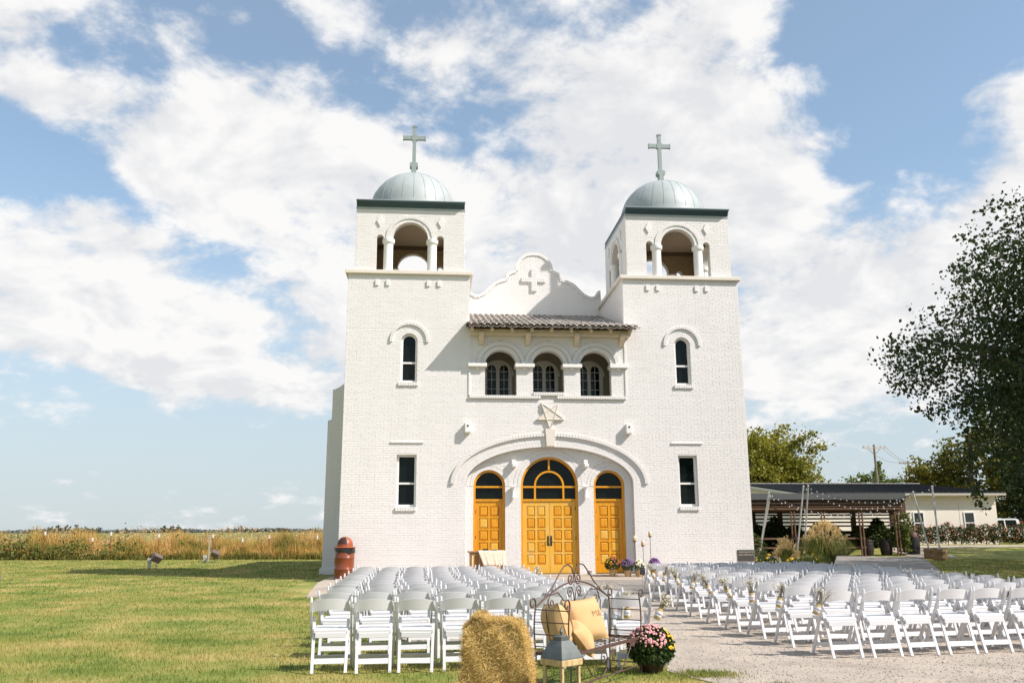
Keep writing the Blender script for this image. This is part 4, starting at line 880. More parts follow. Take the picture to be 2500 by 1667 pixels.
def lantern():
    t = thing('lantern', 'tall wooden lantern with grey metal pagoda roof beside the hay bale', 'lantern', (-2.69, -21.45, 0), R(38)); t.scale = (.73, .73, 1)
    ZINC = mat('grey_zinc', (.095, .105, .102), .5, col2=(.15, .16, .152), nscale=8, metal=.3); WD = mat('worn_cream_wood', (.56, .42, .22), .75, col2=(.34, .22, .10), nscale=14, namt=.3, stretch=(3, 3, 1))
    h = .118
    for sx in (-1, 1):
        for sy in (-1, 1): MB().box(sx*h-.015, sx*h+.015, sy*h-.015, sy*h+.015, .06, .555).build('corner_post', WD, t, bevel=.003)
    MB().box(-h-.025, h+.025, -h-.025, h+.025, .0, .06).build('base', WD, t, bevel=.004); MB().prism([(-h-.028, .555), (h+.028, .555), (h+.034, .575), (h+.034, .60), (-h-.034, .60), (-h-.034, .575)], -h-.034, h+.034).build('top_rail', WD, t, bevel=.004)
    G = mat('lantern_glass', (.8, .85, .83), .02); G.node_tree.nodes['Principled BSDF'].inputs['Transmission Weight'].default_value = 1.; G.node_tree.nodes['Principled BSDF'].inputs['IOR'].default_value = 1.05
    for a in range(4): MB().box(-h+.016, h-.016, h-.002, h+.001, .062, .553, Matrix.Rotation(a*PI/2, 4, 'Z')).build('pane', G, t)
    rp = [(.150, 0.602), (.146, 0.6127), (.128, 0.6455), (.100, 0.6865), (.078, 0.7111), (.066, 0.725)]; vs = []
    for r_, z in rp: vs += [(-r_, -r_, z), (r_, -r_, z), (r_, r_, z), (-r_, r_, z)]
    MB().add(vs, [(i*4+k, i*4+(k+1) % 4, i*4+4+(k+1) % 4, i*4+4+k) for i in range(len(rp)-1) for k in range(4)]+[(3, 2, 1, 0)]).build('roof', ZINC, t)
    cp = MB().box(-.060, .060, -.060, .060, 0.725, 0.7463)
    for a in range(4):
        for i in range(9): cp.box(-.058+i*.0128, -.050+i*.0128, .060, .063, 0.7291, 0.7357, Matrix.Rotation(a*PI/2, 4, 'Z'))
    cp.box(-.066, .066, -.066, .066, 0.7463, 0.7521).build('vent_collar', ZINC, t)
    MB().lathe([(.045, 0.7521), (.025, 0.7619), (.012, 0.7644), (.016, 0.7726), (.019, 0.7824), (.014, 0.7931), (.006, 0.7988), (.007, 0.8054), (0, 0.8103)], 12).build('finial', ZINC, t, smooth=True); MB().tube([(.03*math.cos(a), -.02, 0.789+.032*math.sin(a)) for a in [2*PI*i/14 for i in range(15)]], .0025, 5).build('ring', IRON, t)
lantern()
# ------------------------------------------------------------------ wrought iron bench and pillows
BL = Vector((-2.66, -19.50, 0)); BU = Vector((.598, .801, 0)); BV = Vector((.801, -.598, 0)); BLEN, BDEP = 1.60, .37
def bench():
    t = thing('iron_bench', 'scrolled brown wrought iron bench holding burlap pillows', 'bench', BL, math.atan2(BU.y, BU.x))   # local x along back, -y towards the front
    def spiral(cx, cz, r0, a0, turns, sgn, n=22, shrink=.78): return [(cx+r0*(1-shrink*i/n)*math.cos(a0+sgn*turns*2*PI*i/n), cz+r0*(1-shrink*i/n)*math.sin(a0+sgn*turns*2*PI*i/n)) for i in range(n+1)]
    for end, sg in ((0, -1), (BLEN, 1)):
        sp = lambda z: sg*(.035*math.sin((z-.37)/.44*PI)*-1 if z > .37 else 0)
        for y in (0, -BDEP):
            p = [(end, y, 0), (end, y, .2), (end, y, .37)]+[(end-sp(z)*-1*-.9, y, z) for z in (.45, .53, .61, .69, .76)]
            p += [(end+sg*.0, y, .80)]+[(x, y, z) for x, z in spiral(end+sg*.055, .825, .058, PI if sg > 0 else 0, .95, -sg, 16, .62)]
            MB().tube(p, .0085, 6).build('post', IRON, t)
        for z in (.44, .55, .66, .77): MB().tube([(end-sp(z)*.9, 0, z), (end-sp(z)*.9, -BDEP, z)], .0055, 5).build('side_rail', IRON, t)
        MB().tube([(end, 0, .12), (end, -BDEP, .12)], .006, 5).build('side_rail', IRON, t)
    c = BLEN/2
    MB().tube([(BLEN*i/20, 0, .79+.20*math.sin(PI*i/20)) for i in range(21)], .0085, 6).build('back_rail', IRON, t)
    q = MB()
    for sg in (-1, 1):
        q.tube([(c+sg*(c-.02), 0, .80), (c+sg*.62, 0, .87), (c+sg*.45, 0, .97), (c+sg*.32, 0, 1.08), (c+sg*.22, 0, 1.15), (c+sg*.13, 0, 1.165), (c+sg*.055, 0, 1.13), (c+sg*.012, 0, 1.05), (c+sg*.03, 0, .985)]+[(x, 0, z) for x, z in spiral(c+sg*.085, 1.02, .065, PI if sg > 0 else 0, 1.35, sg, 24, .85)], .0075, 6)
    q.build('crest', IRON, t)
    q = MB()
    for sg in (-1, 1):
        q.tube([(c+sg*.01, 0, .40), (c+sg*.01, 0, .80), (c+sg*.02, 0, .87), (c+sg*.06, 0, .93)]+[(x, 0, z) for x, z in spiral(c+sg*.10, .885, .055, PI/2, 1.3, -sg, 22, .85)], .0065, 6)
        q.tube([(c+sg*.10, 0, .60), (c+sg*.2, 0, .80), (c+sg*.36, 0, .90), (c+sg*.52, 0, .88), (c+sg*.60, 0, .76), (c+sg*.58, 0, .62), (c+sg*.50, 0, .42)], .0065, 6)
        q.tube([(c+sg*.56, 0, .85)]+[(x, 0, z) for x, z in spiral(c+sg*.49, .80, .06, 0 if sg > 0 else PI, 1.3, -sg, 22, .85)], .0065, 6)
    q.build('back_scrolls', IRON, t)
    st = MB(); st.bar((0, -BDEP, .375), (BLEN, -BDEP, .375), .012, .03); st.bar((0, 0, .375), (BLEN, 0, .375), .012, .03); st.bar((0, 0, .375), (0, -BDEP, .375), .012, .03); st.bar((BLEN, 0, .375), (BLEN, -BDEP, .375), .012, .03); st.build('seat_frame', IRON, t)
    for i in range(1, 16): MB().box(BLEN*i/16-.006, BLEN*i/16+.006, -BDEP, 0, .378, .382).build('seat_strip', IRON, t)
    for i in range(1, 4): MB().box(0, BLEN, -BDEP*i/4-.006, -BDEP*i/4+.006, .3825, .3865).build('seat_strip', IRON, t)
    MB().tube([(0, -BDEP, .10), (BLEN, -BDEP, .10)], .007, 6).build('front_rail', IRON, t)
    q = MB()
    for sg in (-1, 1):
        q.tube([(c+sg*x, -BDEP, z) for x, z in ((.79, .14), (.775, .26), (.72, .335), (.63, .358), (.54, .32), (.46, .235), (.37, .15), (.26, .108), (.14, .112), (.055, .165), (.02, .25), (.05, .325))]+[(x, -BDEP, z) for x, z in spiral(c+sg*.115, .275, .062, PI*.75 if sg > 0 else PI*.25, 1.25, -sg, 22, .8)], .0065, 6)
    q.build('front_scrolls', IRON, t)
bench()
BURLAP = mat('burlap', (.53, .32, .14), .9, col2=(.59, .39, .19), nscale=5, bump=.35, bscale=220); SEAM = mat('burlap_seam', (.40, .24, .09), .9)
def pillow(loc, nrm, up, size, thick, label, text=None):
    n = Vector(nrm).normalized(); u = Vector(up); x = u.cross(n).normalized(); y = n.cross(x); Mx = Matrix((x, y, n)).transposed().to_4x4(); t = thing('pillow', label, 'pillow', loc, group='burlap pillows on the bench'); t.rotation_euler = Mx.to_euler()
    g = 16; V = []; F = []; sd = random.random()*9
    f = lambda a, b: ((1-abs(a)**2.6)*(1-abs(b)**2.6))**.55
    for sg in (1, -1):
        for i in range(g+1):
            for j in range(g+1):
                a, b = -1+2*i/g, -1+2*j/g; k = 1-.075*(1-a*a)*0-.08*(1-b*b)*abs(a)**3; k2 = 1-.08*(1-a*a)*abs(b)**3
                V.append((a*size/2*k, b*size/2*k2, sg*(thick/2*f(a, b)*(1+.10*math.sin(3*a+sd)*math.cos(2.4*b+sd))+.001)))
        o = 0 if sg > 0 else (g+1)**2
        for i in range(g):
            for j in range(g): F.append((o+i*(g+1)+j, o+(i+1)*(g+1)+j, o+(i+1)*(g+1)+j+1, o+i*(g+1)+j+1)[::sg])
    obj('cover', npmesh('cover', V, F, BURLAP, True), t)
    bd = [(i, 0) for i in range(g+1)]+[(g, j) for j in range(1, g+1)]+[(i, g) for i in range(g-1, -1, -1)]+[(0, j) for j in range(g-1, -1, -1)]
    MB().tube([(V[i*(g+1)+j][0], V[i*(g+1)+j][1], 0) for i, j in bd], .003, 5).build('seam', SEAM, t)
    if text:
        cu = bpy.data.curves.new('stencil', 'FONT'); cu.body = text; cu.size = .09; cu.align_x = 'CENTER'; cu.align_y = 'CENTER'
        to = bpy.data.objects.new('stencil', cu); COL.objects.link(to); dg = bpy.context.evaluated_depsgraph_get(); me = bpy.data.meshes.new_from_object(to.evaluated_get(dg)); bpy.data.objects.remove(to); me.materials.append(mat('brown_stencil_ink', (.30, .18, .075), .9))
        bm = bmesh.new(); bm.from_mesh(me); bmesh.ops.subdivide_edges(bm, edges=bm.edges, cuts=2, use_grid_fill=True)
        for v in bm.verts:
            a, b = (v.co.x+.085)/(size/2), (v.co.y+.02)/(size/2); v.co = Vector((a*size/2, b*size/2, thick/2*f(a, b)*(1+.10*math.sin(3*a+sd)*math.cos(2.4*b+sd))+.004))
        bm.to_mesh(me); bm.free(); obj('stencil', me, t)
pillow((-2.42, -19.22, .60), (1, .25, .28), (.0, .1, 1), .42, .24, 'rounded burlap pillow leaning on the left end of the bench')
pillow((-2.10, -19.03, .625), (.45, -.80, .42), (-.22, .25, 1), .44, .20, 'largest burlap pillow with stencilled brown lettering', 'M&')
pillow((-2.17, -19.20, .48), (.80, -.25, .55), (-.5, -.35, 1), .34, .17, 'smallest burlap pillow lying in front of the other two')
# ================================================================== TREES
BARK = mat('grey_brown_bark', (.11, .085, .065), .9, col2=(.06, .045, .035), nscale=8, bump=.6, bscale=14, stretch=(4, 4, .7))
def tree(name, label, loc, crown_c, crown_r, th, nclump, nleaf, lsize, lm, group=None, cat='tree', droop=0., seed=1, keep=None, fill=.35, limbs=14, trunk_r=.25, spread=.115, clip=None):
    global rng
    rng = np.random.default_rng(seed); random.seed(seed)
    t = thing(name, label, cat, loc, group=group); cc = np.array(crown_c); cr = np.array(crown_r)
    a = rng.normal(size=(nclump*3, 3)); a /= np.linalg.norm(a, axis=1)[:, None]; rad = (fill+(1-fill)*rng.uniform(0, 1, len(a))**.6)[:, None]; lump = 1+.16*np.sin(a[:, :1]*5+seed)+.13*np.sin(a[:, 2:]*7+a[:, 1:2]*4)
    cl = cc+a*cr*rad*lump
    if keep is not None: cl = cl[keep(cl)]
    cl = cl[cl[:, 2] > .4][:nclump]
    k = max(1, nleaf//len(cl)); sg = cr.mean()*spread; nl_ = len(cl)*k; rad_ = cl-cc; rad_[:, 2] = rad_[:, 2]*.6+.25; rad_ /= np.linalg.norm(rad_, axis=1)[:, None]; rad_ = np.repeat(rad_, k, 0)
    P = np.repeat(cl, k, 0)+rad_*rng.uniform(-1.6, 1.1, (nl_, 1))*sg*1.5+rng.normal(0, 1, (nl_, 3))*sg*.75*np.repeat(rng.uniform(.5, 1.35, (len(cl), 1)), k, 0)*np.array([1.15, 1.15, .75]); P[:, 2] -= droop*rng.uniform(0, 1, len(P))
    if clip: d_ = (((P-cc)/cr)**2).sum(1); P = P[d_ < clip+.25*np.sin(np.arctan2(P[:, 2]-cc[2], P[:, 0]-cc[0])*7+seed)]
    obj('crown', leafmesh('crown', P, lsize, lm, flat=.2, aspect=.7), t)
    q = MB(); top = (cc[0]*.5, cc[1]*.5, max(th, cc[2]-cr[2]*.35)); q.tube([(0, 0, -.1), (cc[0]*.08, cc[1]*.08, th*.35), (cc[0]*.25, cc[1]*.25, th*.8), top], [trunk_r*1.35, trunk_r, trunk_r*.8, trunk_r*.55], 8)
    for i in rng.choice(len(cl), min(limbs, len(cl)), False):
        e = Vector(cl[i]); b = Vector((cc[0]*.25, cc[1]*.25, th*.8)).lerp(Vector(top), random.random()); m1 = b.lerp(e, .45)+Vector((random.uniform(-.2, .2), random.uniform(-.2, .2), .25))*cr.mean()*.3
        q.tube([b, m1, e], [trunk_r*.42, trunk_r*.22, trunk_r*.05], 5, False)
        for _ in range(3):
            j = rng.integers(len(cl)); e2 = e.lerp(Vector(cl[j]), min(1, .22*cr.mean()*2/max(.3, (Vector(cl[j])-e).length))); q.tube([m1.lerp(e, .5), e2], [trunk_r*.1, trunk_r*.03], 4, False)
    q.build('trunk', BARK, t); return t
DKL = LEAF('dark_green_leaves', (.020, .038, .010), (.05, .075, .016), .22); YGL = LEAF('yellowing_leaves', (.13, .16, .018), (.34, .28, .03), .35); MGL = LEAF('mid_green_leaves', (.08, .12, .02), (.17, .20, .035), .35); OLV = LEAF('olive_leaves', (.075, .095, .014), (.27, .225, .028), .3); FARL = LEAF('hazed_far_leaves', (.085, .11, .085), (.12, .14, .095), .1); FARB = LEAF('far_brown_leaves', (.16, .13, .08), (.11, .10, .06), .1)  # far tree leaves lightened, distance haze put into their colour
tree('shade_tree', 'large dark leafy tree hanging over the right edge of the yard', (12.7, -11.3, 0), (0, 0, 5.45), (5.5, 5.0, 3.95), 3.4, 950, 125000, .10, DKL, droop=.3, seed=11, fill=.2, limbs=46, trunk_r=.42, spread=.062, clip=1.25,
     keep=lambda c: (c[:, 2] > 3.0))
def spray():
    t = thing('hanging_branch', 'drooping leafy branch hanging before the cream hall wall', 'branch', (7.0, -11.5, 0)); P = []; q = MB()
    for k, (x, z) in enumerate(((-.02, 2.1), (.10, 1.95), (.2, 1.82), (.03, 1.95))):
        q.tube([(.1, 0, 3.4), (.02+x*.5, 0, 2.7), (x, random.uniform(-.1, .1), z)], [.012, .007, .003], 5, False)
        for i in range(60): s_ = rng.uniform(0, 1); P.append((.05+x*.8*s_+rng.normal(0, .10), rng.normal(0, .1), 3.2-(3.2-z)*s_+rng.normal(0, .06)))
    obj('leaves', leafmesh('leaves', np.array(P), .085, DKL, aspect=.75), t, kind='stuff'); q.build('twigs', BARK, t)
spray()
tree('yard_tree', 'dark tree behind the big one at the right frame edge', (25.5, -1.5, 0), (0, 0, 6.6), (6.0, 5.8, 5.2), 3, 300, 26000, .17, DKL, seed=21, limbs=18, trunk_r=.4, group='trees along the right side')
tree('yard_tree', 'dark tree just right of the patio behind the overhanging tree', (17.0, -5.5, 0), (0, 0, 5.6), (5.0, 5.0, 4.2), 3, 300, 30000, .15, DKL, seed=22, limbs=16, trunk_r=.35, group='trees along the right side', spread=.08)
tree('yard_tree', 'tall tree standing right of the frame, shading the back chairs', (15.0, -15.6, 0), (0, 0, 9.8), (3.9, 3.9, 3.2), 6, 260, 30000, .15, DKL, seed=23, limbs=16, trunk_r=.3, group='trees along the right side', spread=.08)
for i, (x, y, sd) in enumerate(((25.0, 4.0, 24), (31, 9.5, 25), (37, 15.5, 26))): tree('yard_tree', ['tall yard tree beyond the right frame edge shading the lawn', 'yard tree right of the frame shading the patio lawn', 'farthest yard tree shading the lawn before the rose hedge'][i], (x, y, .2), (0, 0, 6.4), (5.6, 5.6, 4.6), 3, 220, 20000, .2, DKL, seed=sd, limbs=12, trunk_r=.35, group='trees along the right side', spread=.09)
tree('autumn_tree', 'yellow green autumn tree rising behind the church\'s right tower', (27.0, 50, .4), (0, 0, 6.4), (4.5, 4.5, 4.1), 2.6, 170, 24000, .27, YGL, seed=5, limbs=20, fill=.35)
tree('roof_tree', 'small bright green tree above the dark hall roof', (43.3, 62, .4), (0, 0, 5.3), (2.9, 2.9, 2.3), 2.6, 42, 5200, .27, MGL, seed=6, fill=.3, limbs=10)
for i, (x, y, z, rx, rz, m, lb, sd) in enumerate([(43.0, 49, 4.6, 2.8, 3.6, OLV, 'olive green tree at the left end of the right tree line', 31), (46.5, 47, 6.0, 4.0, 5.2, OLV, 'yellowing tree behind the cream hall\'s right end', 32), (51.5, 47, 6.6, 5, 6, OLV, 'broad olive tree behind the white truck', 33), (57, 44, 6.5, 5, 6, DKL, 'dark tree at the far right of the tree line', 34), (46.5, 40.5, 3.4, 3.0, 3.2, DKL, 'low dark tree beside the white truck', 35), (60, 52, 7, 6, 7, DKL, 'tall dark tree behind the right tree line', 36)]):
    tree('background_tree', lb, (x, y, .4), (0, 0, z), (rx, rx, rz), 2, 110, 9000, .30, m, seed=sd, limbs=8, group='trees beyond the hall')
# ------------------------------------------------------------------ far trees on the left horizon
fars = [(-22.97, 330, 4.5, 7), (-22.55, 330, 6, 9), (-22.05, 335, 7, 9), (-21.6, 340, 7, 9.5), (-21.1, 345, 6, 7), (-20.75, 350, 5, 6), (-20.38, 350, 5, 7.5), (-19.4, 420, 5, 6), (-18.95, 420, 5, 7), (-16.8, 330, 5, 8), (-16.4, 335, 5.5, 8.5), (-16.0, 330, 5.5, 9), (-13.1, 430, 5, 7), (-12.72, 450, 4, 6), (-12.35, 430, 6, 10), (-12.0, 440, 5, 7), (-7.7, 420, 6, 7.5), (-8.1, 430, 5, 5.5)]
for i, (az, d, r_, h) in enumerate(fars):
    d *= 3.1; x, y = CAM[0]+d*math.sin(R(az)), CAM[1]+d*math.cos(R(az))
    tree('far_tree', f'small far tree on the left horizon, {ORD[i] if i < 12 else ("thirteenth", "fourteenth", "fifteenth", "sixteenth", "seventeenth", "eighteenth")[i-12]} from the left', (x, y, 0), (0, 0, h*.52), (r_*.62, r_*.62, h*.5), h*.3, 26, 650, 1.0, FARB if i in (10, 14) else FARL, seed=100+i, limbs=3, group='far trees on the left horizon', trunk_r=.3)
rng = np.random.default_rng(77); random.seed(77)
n = 5200; az = np.radians(rng.uniform(-32, -6, n)); d = rng.uniform(1700, 1800, n); hh = 2.0+1.5*np.sin(az*60)+rng.uniform(-2, 3, n)
obj('far_treeline', leafmesh('far_treeline', np.stack([CAM[0]+d*np.sin(az), CAM[1]+d*np.cos(az), hh], 1), 7., LEAF('hazy_leaves', (.10, .12, .11), (.14, .15, .13), .1)), kind='stuff')
# ------------------------------------------------------------------ tall dry grass along the fence
DRYG = ramp_mat('dry_tall_grass', [(.30, (.15, .17, .035)), (.45, (.34, .26, .065)), (.54, (.55, .34, .10)), (.68, (.68, .48, .21))], .5, trans=.3)
def tall_grass():
    n = 62000; x = rng.uniform(-44, -8.2, n); fr = 21.4+(-x-10)*.16; y = fr+rng.uniform(0, 1, n)**1.3*9
    k = 1+.22*np.sin(x*.9)+.20*np.sin(x*2.3+y)+.16*np.sin(x*5.3+y*2)+.12*np.sin(x*11); H = np.clip((.45+.62*np.clip((y-fr)/2.2, 0, 1))*k*rng.uniform(.7, 1.25, n), .2, 1.9); H += .5*np.exp(-((x+27.5)/2.2)**2)*rng.uniform(0, 1, n)
    P = np.stack([x, y, 0*x], 1); obj('tall_dry_grass', blademesh('tall_dry_grass', P, H, rng.uniform(.02, .05, n), DRYG, .30), kind='stuff')
    n = 9000; x = rng.uniform(-44, -8.2, n); y = 20.9+(-x-10)*.16+rng.uniform(0, .9, n); H = rng.uniform(.15, .42, n)*(1+.3*np.sin(x*1.7)); obj('verge_grass', blademesh('verge_grass', np.stack([x, y, 0*x], 1), H, .04, LEAF('verge_blades', (.10, .11, .02), (.24, .19, .04), .25), .5), kind='stuff')
    n = 5000; x = rng.normal(-29, 4.5, n); y = 24.5+rng.normal(0, .6, n)+(-x-28)*.16; z = np.abs(rng.normal(.35, .28, n))*(1+.4*np.sin(x*2)); obj('green_weeds', leafmesh('green_weeds', np.stack([x, y, z], 1), .17, LEAF('weed_leaves', (.05, .075, .015), (.14, .15, .03), .25)), kind='stuff')
    n = 5000; x = rng.uniform(-44, -8.2, n); P = np.stack([x, 22.5+(-x-10)*.16+rng.uniform(.3, 6, n), rng.uniform(.9, 1.5, n)*(1+.25*np.sin(x*1.1))], 1); obj('seed_heads', leafmesh('seed_heads', P, .16, mat('tan_seed_heads', (.55, .38, .18), .9, trans=.3), aspect=.3), kind='stuff')
tall_grass()
FPW = mat('white_post_cap', (.72, .70, .66), .6); RUSTP = mat('rusty_stake', (.20, .06, .03), .8)
for i, (x, y, z) in enumerate([(-24.62, 21.1, 1.45), (-22.08, 20.95, 1.11), (-21.09, 20.8, 1.41), (-18.52, 20.61, 1.3), (-15.63, 20.37, 1.27), (-14.04, 20.28, 1.04), (-12.62, 20.12, 1.22), (-11.51, 20.11, .81), (-10.04, 19.91, 1.17)]):
    y += 2.6; sc = (y-CAM[1])/(y-2.6-CAM[1]); x = CAM[0]+(x-CAM[0])*sc; z = 1.51+(z-1.51)*sc
    t = thing('fence_post', f'rusty metal fence stake with white tip in tall grass, {ORD[i]} from the left', 'fence post', (x, y, 0), group='fence stakes along the field'); h = z+.06
    MB().bar((0, 0, 0), (0, 0, h-.14), .035, .03, (0, 1, 0)).build('stake', RUSTP, t); MB().box(-.035, .035, -.03, .03, h-.14, h+.06).build('tip', FPW if i not in (7,) else RUSTP, t)
# ------------------------------------------------------------------ floodlights on the lawn
FLB = mat('brown_floodlight', (.13, .095, .08), .5)
for i, (x, y, rz, lb) in enumerate([(-15.5, 10.7, 20, 'brown floodlight box on the lawn at the shadow\'s edge'), (-14.62, 17.0, -15, 'brown floodlight box near the fence, farther back'), (-14.35, -5.65, 30, 'grey corner of a floodlight at the left frame edge')]):
    t = thing('floodlight', lb, 'floodlight', (x, y, 0), R(rz), group='lawn floodlights'); Mx = Matrix.Translation((0, 0, .42)) @ Matrix.Rotation(R(35), 4, 'X') @ Matrix.Rotation(R(28), 4, 'Y')
    MB().box(-.19, .19, -.11, .12, -.16, .16, Mx).build('housing', FLB if i < 2 else mat('grey_floodlight', (.10, .095, .085), .5), t, bevel=.015); MB().box(-.17, .17, .1205, .13, -.14, .14, Mx).build('lens', GLASS, t); q = MB().tube([(0, 0, 0), (0, 0, .30)], .02, 6); q.lathe([(0, 0), (.09, 0), (.09, .02), (0, .03)], 10); q.build('stem', FLB, t)
for x, y, h, lb in ((-15.85, 10.9, .42, 'small pale electric stub beside the nearer floodlight'), (-15.2, 17.3, .38, 'small pale electric stub beside the farther floodlight')): tag(MB().box(-.06, .06, -.05, .05, 0, h).box(-.08, .08, -.065, .065, h-.16, h).build('outlet_post', mat('pale_conduit', (.42, .42, .39), .6), loc=(x, y, 0), bevel=.008), lb, 'outlet post', 'electric stubs on the lawn')
tag(MB().box(-.035, .035, -.035, .035, 0, 1.4).box(-.042, .042, -.042, .042, 1.4, 1.42).build('wooden_post', mat('weathered_post', (.36, .31, .25), .8), loc=(-15.35, 18.6, 0)), 'single weathered wooden post standing behind the farther floodlight', 'post')
# ================================================================== RIGHT BACKGROUND: hall, pavilion, plants
CREAMM = mat('cream_metal_siding', (.77, .70, .60), .6, col2=(.74, .67, .57), nscale=2); DARKR = mat('dark_grey_metal_roof', (.028, .031, .033), .9, col2=(.038, .041, .043), nscale=3, spec=.1)
hall = thing('event_hall', 'long cream hall with dark metal roof behind the pavilion', 'building', (0, 0, 0))
HX0, HX1, HY0, HYM, HY1, HZ = 21.8, 36.0, 30.9, 41.4, 52, .35
MB().box(HX0, HX1, HY0, HY0+.25, 0, 3.75).build('wall', CREAMM, hall); MB().box(HX1-.25, HX1, HY0+.25, HY1, 0, 3.75).build('wall', CREAMM, hall)
MB().prism([(HY0, 3.751), (HY1, 3.751), (HYM, 4.9)], HX0+.02, HX0+.3, fr=lambda a, x, z: (x, a, z)).build('gable_wall', CREAMM, hall); MB().box(HX0, HX0+.3, HY0+.25, HY1, 0, 3.75).build('wall', CREAMM, hall)
rf = MB(); ez, rz_ = 3.93, 5.08
for y0, y1 in ((HY0-.55, HYM), (HY1+.55, HYM)): rf.add([(HX0-.5, y0, ez), (HX1+.5, y0, ez), (HX1+.5, y1, rz_), (HX0-.5, y1, rz_), (HX0-.5, y0, ez+.07), (HX1+.5, y0, ez+.07), (HX1+.5, y1, rz_+.07), (HX0-.5, y1, rz_+.07)], [(0, 1, 2, 3), (4, 7, 6, 5), (0, 4, 5, 1), (1, 5, 6, 2), (3, 7, 4, 0)])
rfo = rf.build('roof', DARKR, hall)
for i in range(38):
    x = HX0-.45+i*.4; MB().bar((x, HY0-.56, ez+.085), (x, HYM, rz_+.085), .04, .035).build('roof_rib', DARKR, rfo)
MB().box(HX0-.5, HX1+.5, HY0-.56, HY0-.5, ez-.14, ez-.001).build('gutter', mat('cream_gutter', (.45, .42, .36), .5), hall); MB().box(HX0, HX1, HY0-.5, HY0-.005, ez-.2, ez-.15).build('soffit', CREAMM, hall); MB().box(HX0+.3, HX1-.02, HY0-.03, HY0-.002, 3.2, 3.28).build('trim_band', CREAMM, hall)
MB().box(HX0-.52, HX1+.52, HYM-.12, HYM+.12, rz_+.07, rz_+.15).build('ridge_cap', mat('pale_ridge', (.32, .30, .28), .5), hall); MB().prism([(HY0-.56, ez-.16), (HYM, rz_-.16), (HYM, rz_+.0), (HY0-.56, ez)], HX0-.55, HX0-.505, fr=lambda a, x, z: (x, a, z)).build('rake_board', mat('white_rake', (.62, .6, .56), .5), hall)
for x in (31.4, 33.2): MB().box(x-.006, x+.006, HY0-.012, HY0-.001, .3, 3.2).build('siding_seam', mat('seam_shadow', (.5, .44, .34), .6), hall)
for x0, x1 in ((29.8, 30.5), (33.55, 34.25)):
    w = MB().prism([(x0-.06, 1.2), (x1+.06, 1.2), (x1+.06, 2.66), (x0-.06, 2.66)], HY0-.05, HY0+.05, [[(x0+.02, 1.28), (x1-.02, 1.28), (x1-.02, 2.58), (x0+.02, 2.58)]]); w.box(x0, x1, HY0-.045, HY0+.04, 1.86, 1.93); wo = w.build('window', TRIM, hall)
    for z0, z1 in ((1.28, 1.86), (1.93, 2.58)): MB().box(x0+.02, x1-.02, HY0-.02, HY0-.003, z0, z1).build('pane', mat('grey_window_glass', (.03, .035, .035), .1), wo)
# pavilion
pav = thing('pavilion', 'dark slatted timber pavilion with flat grey roof edge', 'pavilion', (0, 0, 0)); DTIM = mat('dark_brown_timber', (.055, .028, .016), .8, col2=(.085, .045, .025), nscale=5, stretch=(1, 6, 6)); LTIM = mat('brown_timber_post', (.17, .09, .05), .8, col2=(.11, .06, .03), nscale=5); GREYM = mat('grey_metal_fascia', (.070, .074, .074), .6, col2=(.085, .09, .09), nscale=2)
PX0, PX1, PY0, PY1, PXB = 12.5, 22.7, 19.4, 25.6, 26.2
MB().add([(PX0, PY0-.25, 3.14), (PX1, PY0-.25, 3.14), (PXB+.1, PY1+.2, 3.14), (PX0, PY1+.2, 3.14), (PX0, PY0-.25, 3.18), (PX1, PY0-.25, 3.18), (PXB+.1, PY1+.2, 3.18), (PX0, PY1+.2, 3.18)], [(3, 2, 1, 0), (4, 5, 6, 7), (0, 1, 5, 4), (1, 2, 6, 5), (2, 3, 7, 6), (3, 0, 4, 7)]).build('roof', DARKR, pav); MB().box(PX0, PX1+.01, PY0-.31, PY0-.255, 3.12, 3.46).build('fascia', GREYM, pav); MB().bar((PX1+.03, PY0-.28, 3.29), (PXB+.13, PY1+.2, 3.29), .04, .34).build('fascia', GREYM, pav)
for i in range(4): MB().box(PX0, PX1, PY0-.03+.9*i, PY0+.02+.9*i, 2.52, 2.70).build('joist', LTIM, pav)
for i in range(4): MB().box(PX0, PX1, PY0-.12, PY0-.09, 2.58+i*.135, 2.66+i*.135).build('front_slat', LTIM if i % 2 == 0 else DTIM, pav)
for i, x in enumerate((13.0, 16.2, 17.95, 20.15, 22.25)):
    for dx in (-.09, .09): MB().box(x+dx-.03, x+dx+.03, PY0-.05, PY0+.05, 0, 2.52).build('post', LTIM, pav)
    xb = x if i < 3 else x+2.6+.5*(i-3); MB().box(xb-.14, xb+.14, PY1-.1, PY1+.1, 0, 3.1).build('back_post', DTIM, pav)
for i in range(4): MB().box(PX0, PXB, PY1-.13, PY1-.10, 2.32-i*.225, 2.42-i*.225).build('back_slat', DTIM, pav)
for i in range(5): MB().box(PX0, PXB, PY1-.13, PY1-.10, .12+i*.26, .355+i*.26).build('back_slat', DTIM, pav)
MB().box(PX0, PXB, PY1-.2, PY1-.15, 2.47, 3.12).build('shade_backing', DTIM, pav)  # dark board added to stand in for the shaded roof underside
for z in (.45, .95): MB().box(PX0, 20.4, PY0+.1, PY0+.14, z, z+.09).build('rail', LTIM, pav)
VINE = LEAF('vine_leaves', (.025, .045, .010), (.06, .085, .016), .2)
n = 15000; x = rng.uniform(13, 26.1, n); top = 1.62+.25*np.sin(x*1.9)+.24*np.sin(x*4.7+1)+.18*np.sin(x*.8); z = rng.uniform(0, 1, n)**.7*top; k = z < top
obj('vine', leafmesh('vine', np.stack([x, PY1-.25+rng.normal(0, .12, n), np.maximum(.05, z)], 1)[k], .21, VINE), pav, kind='stuff')
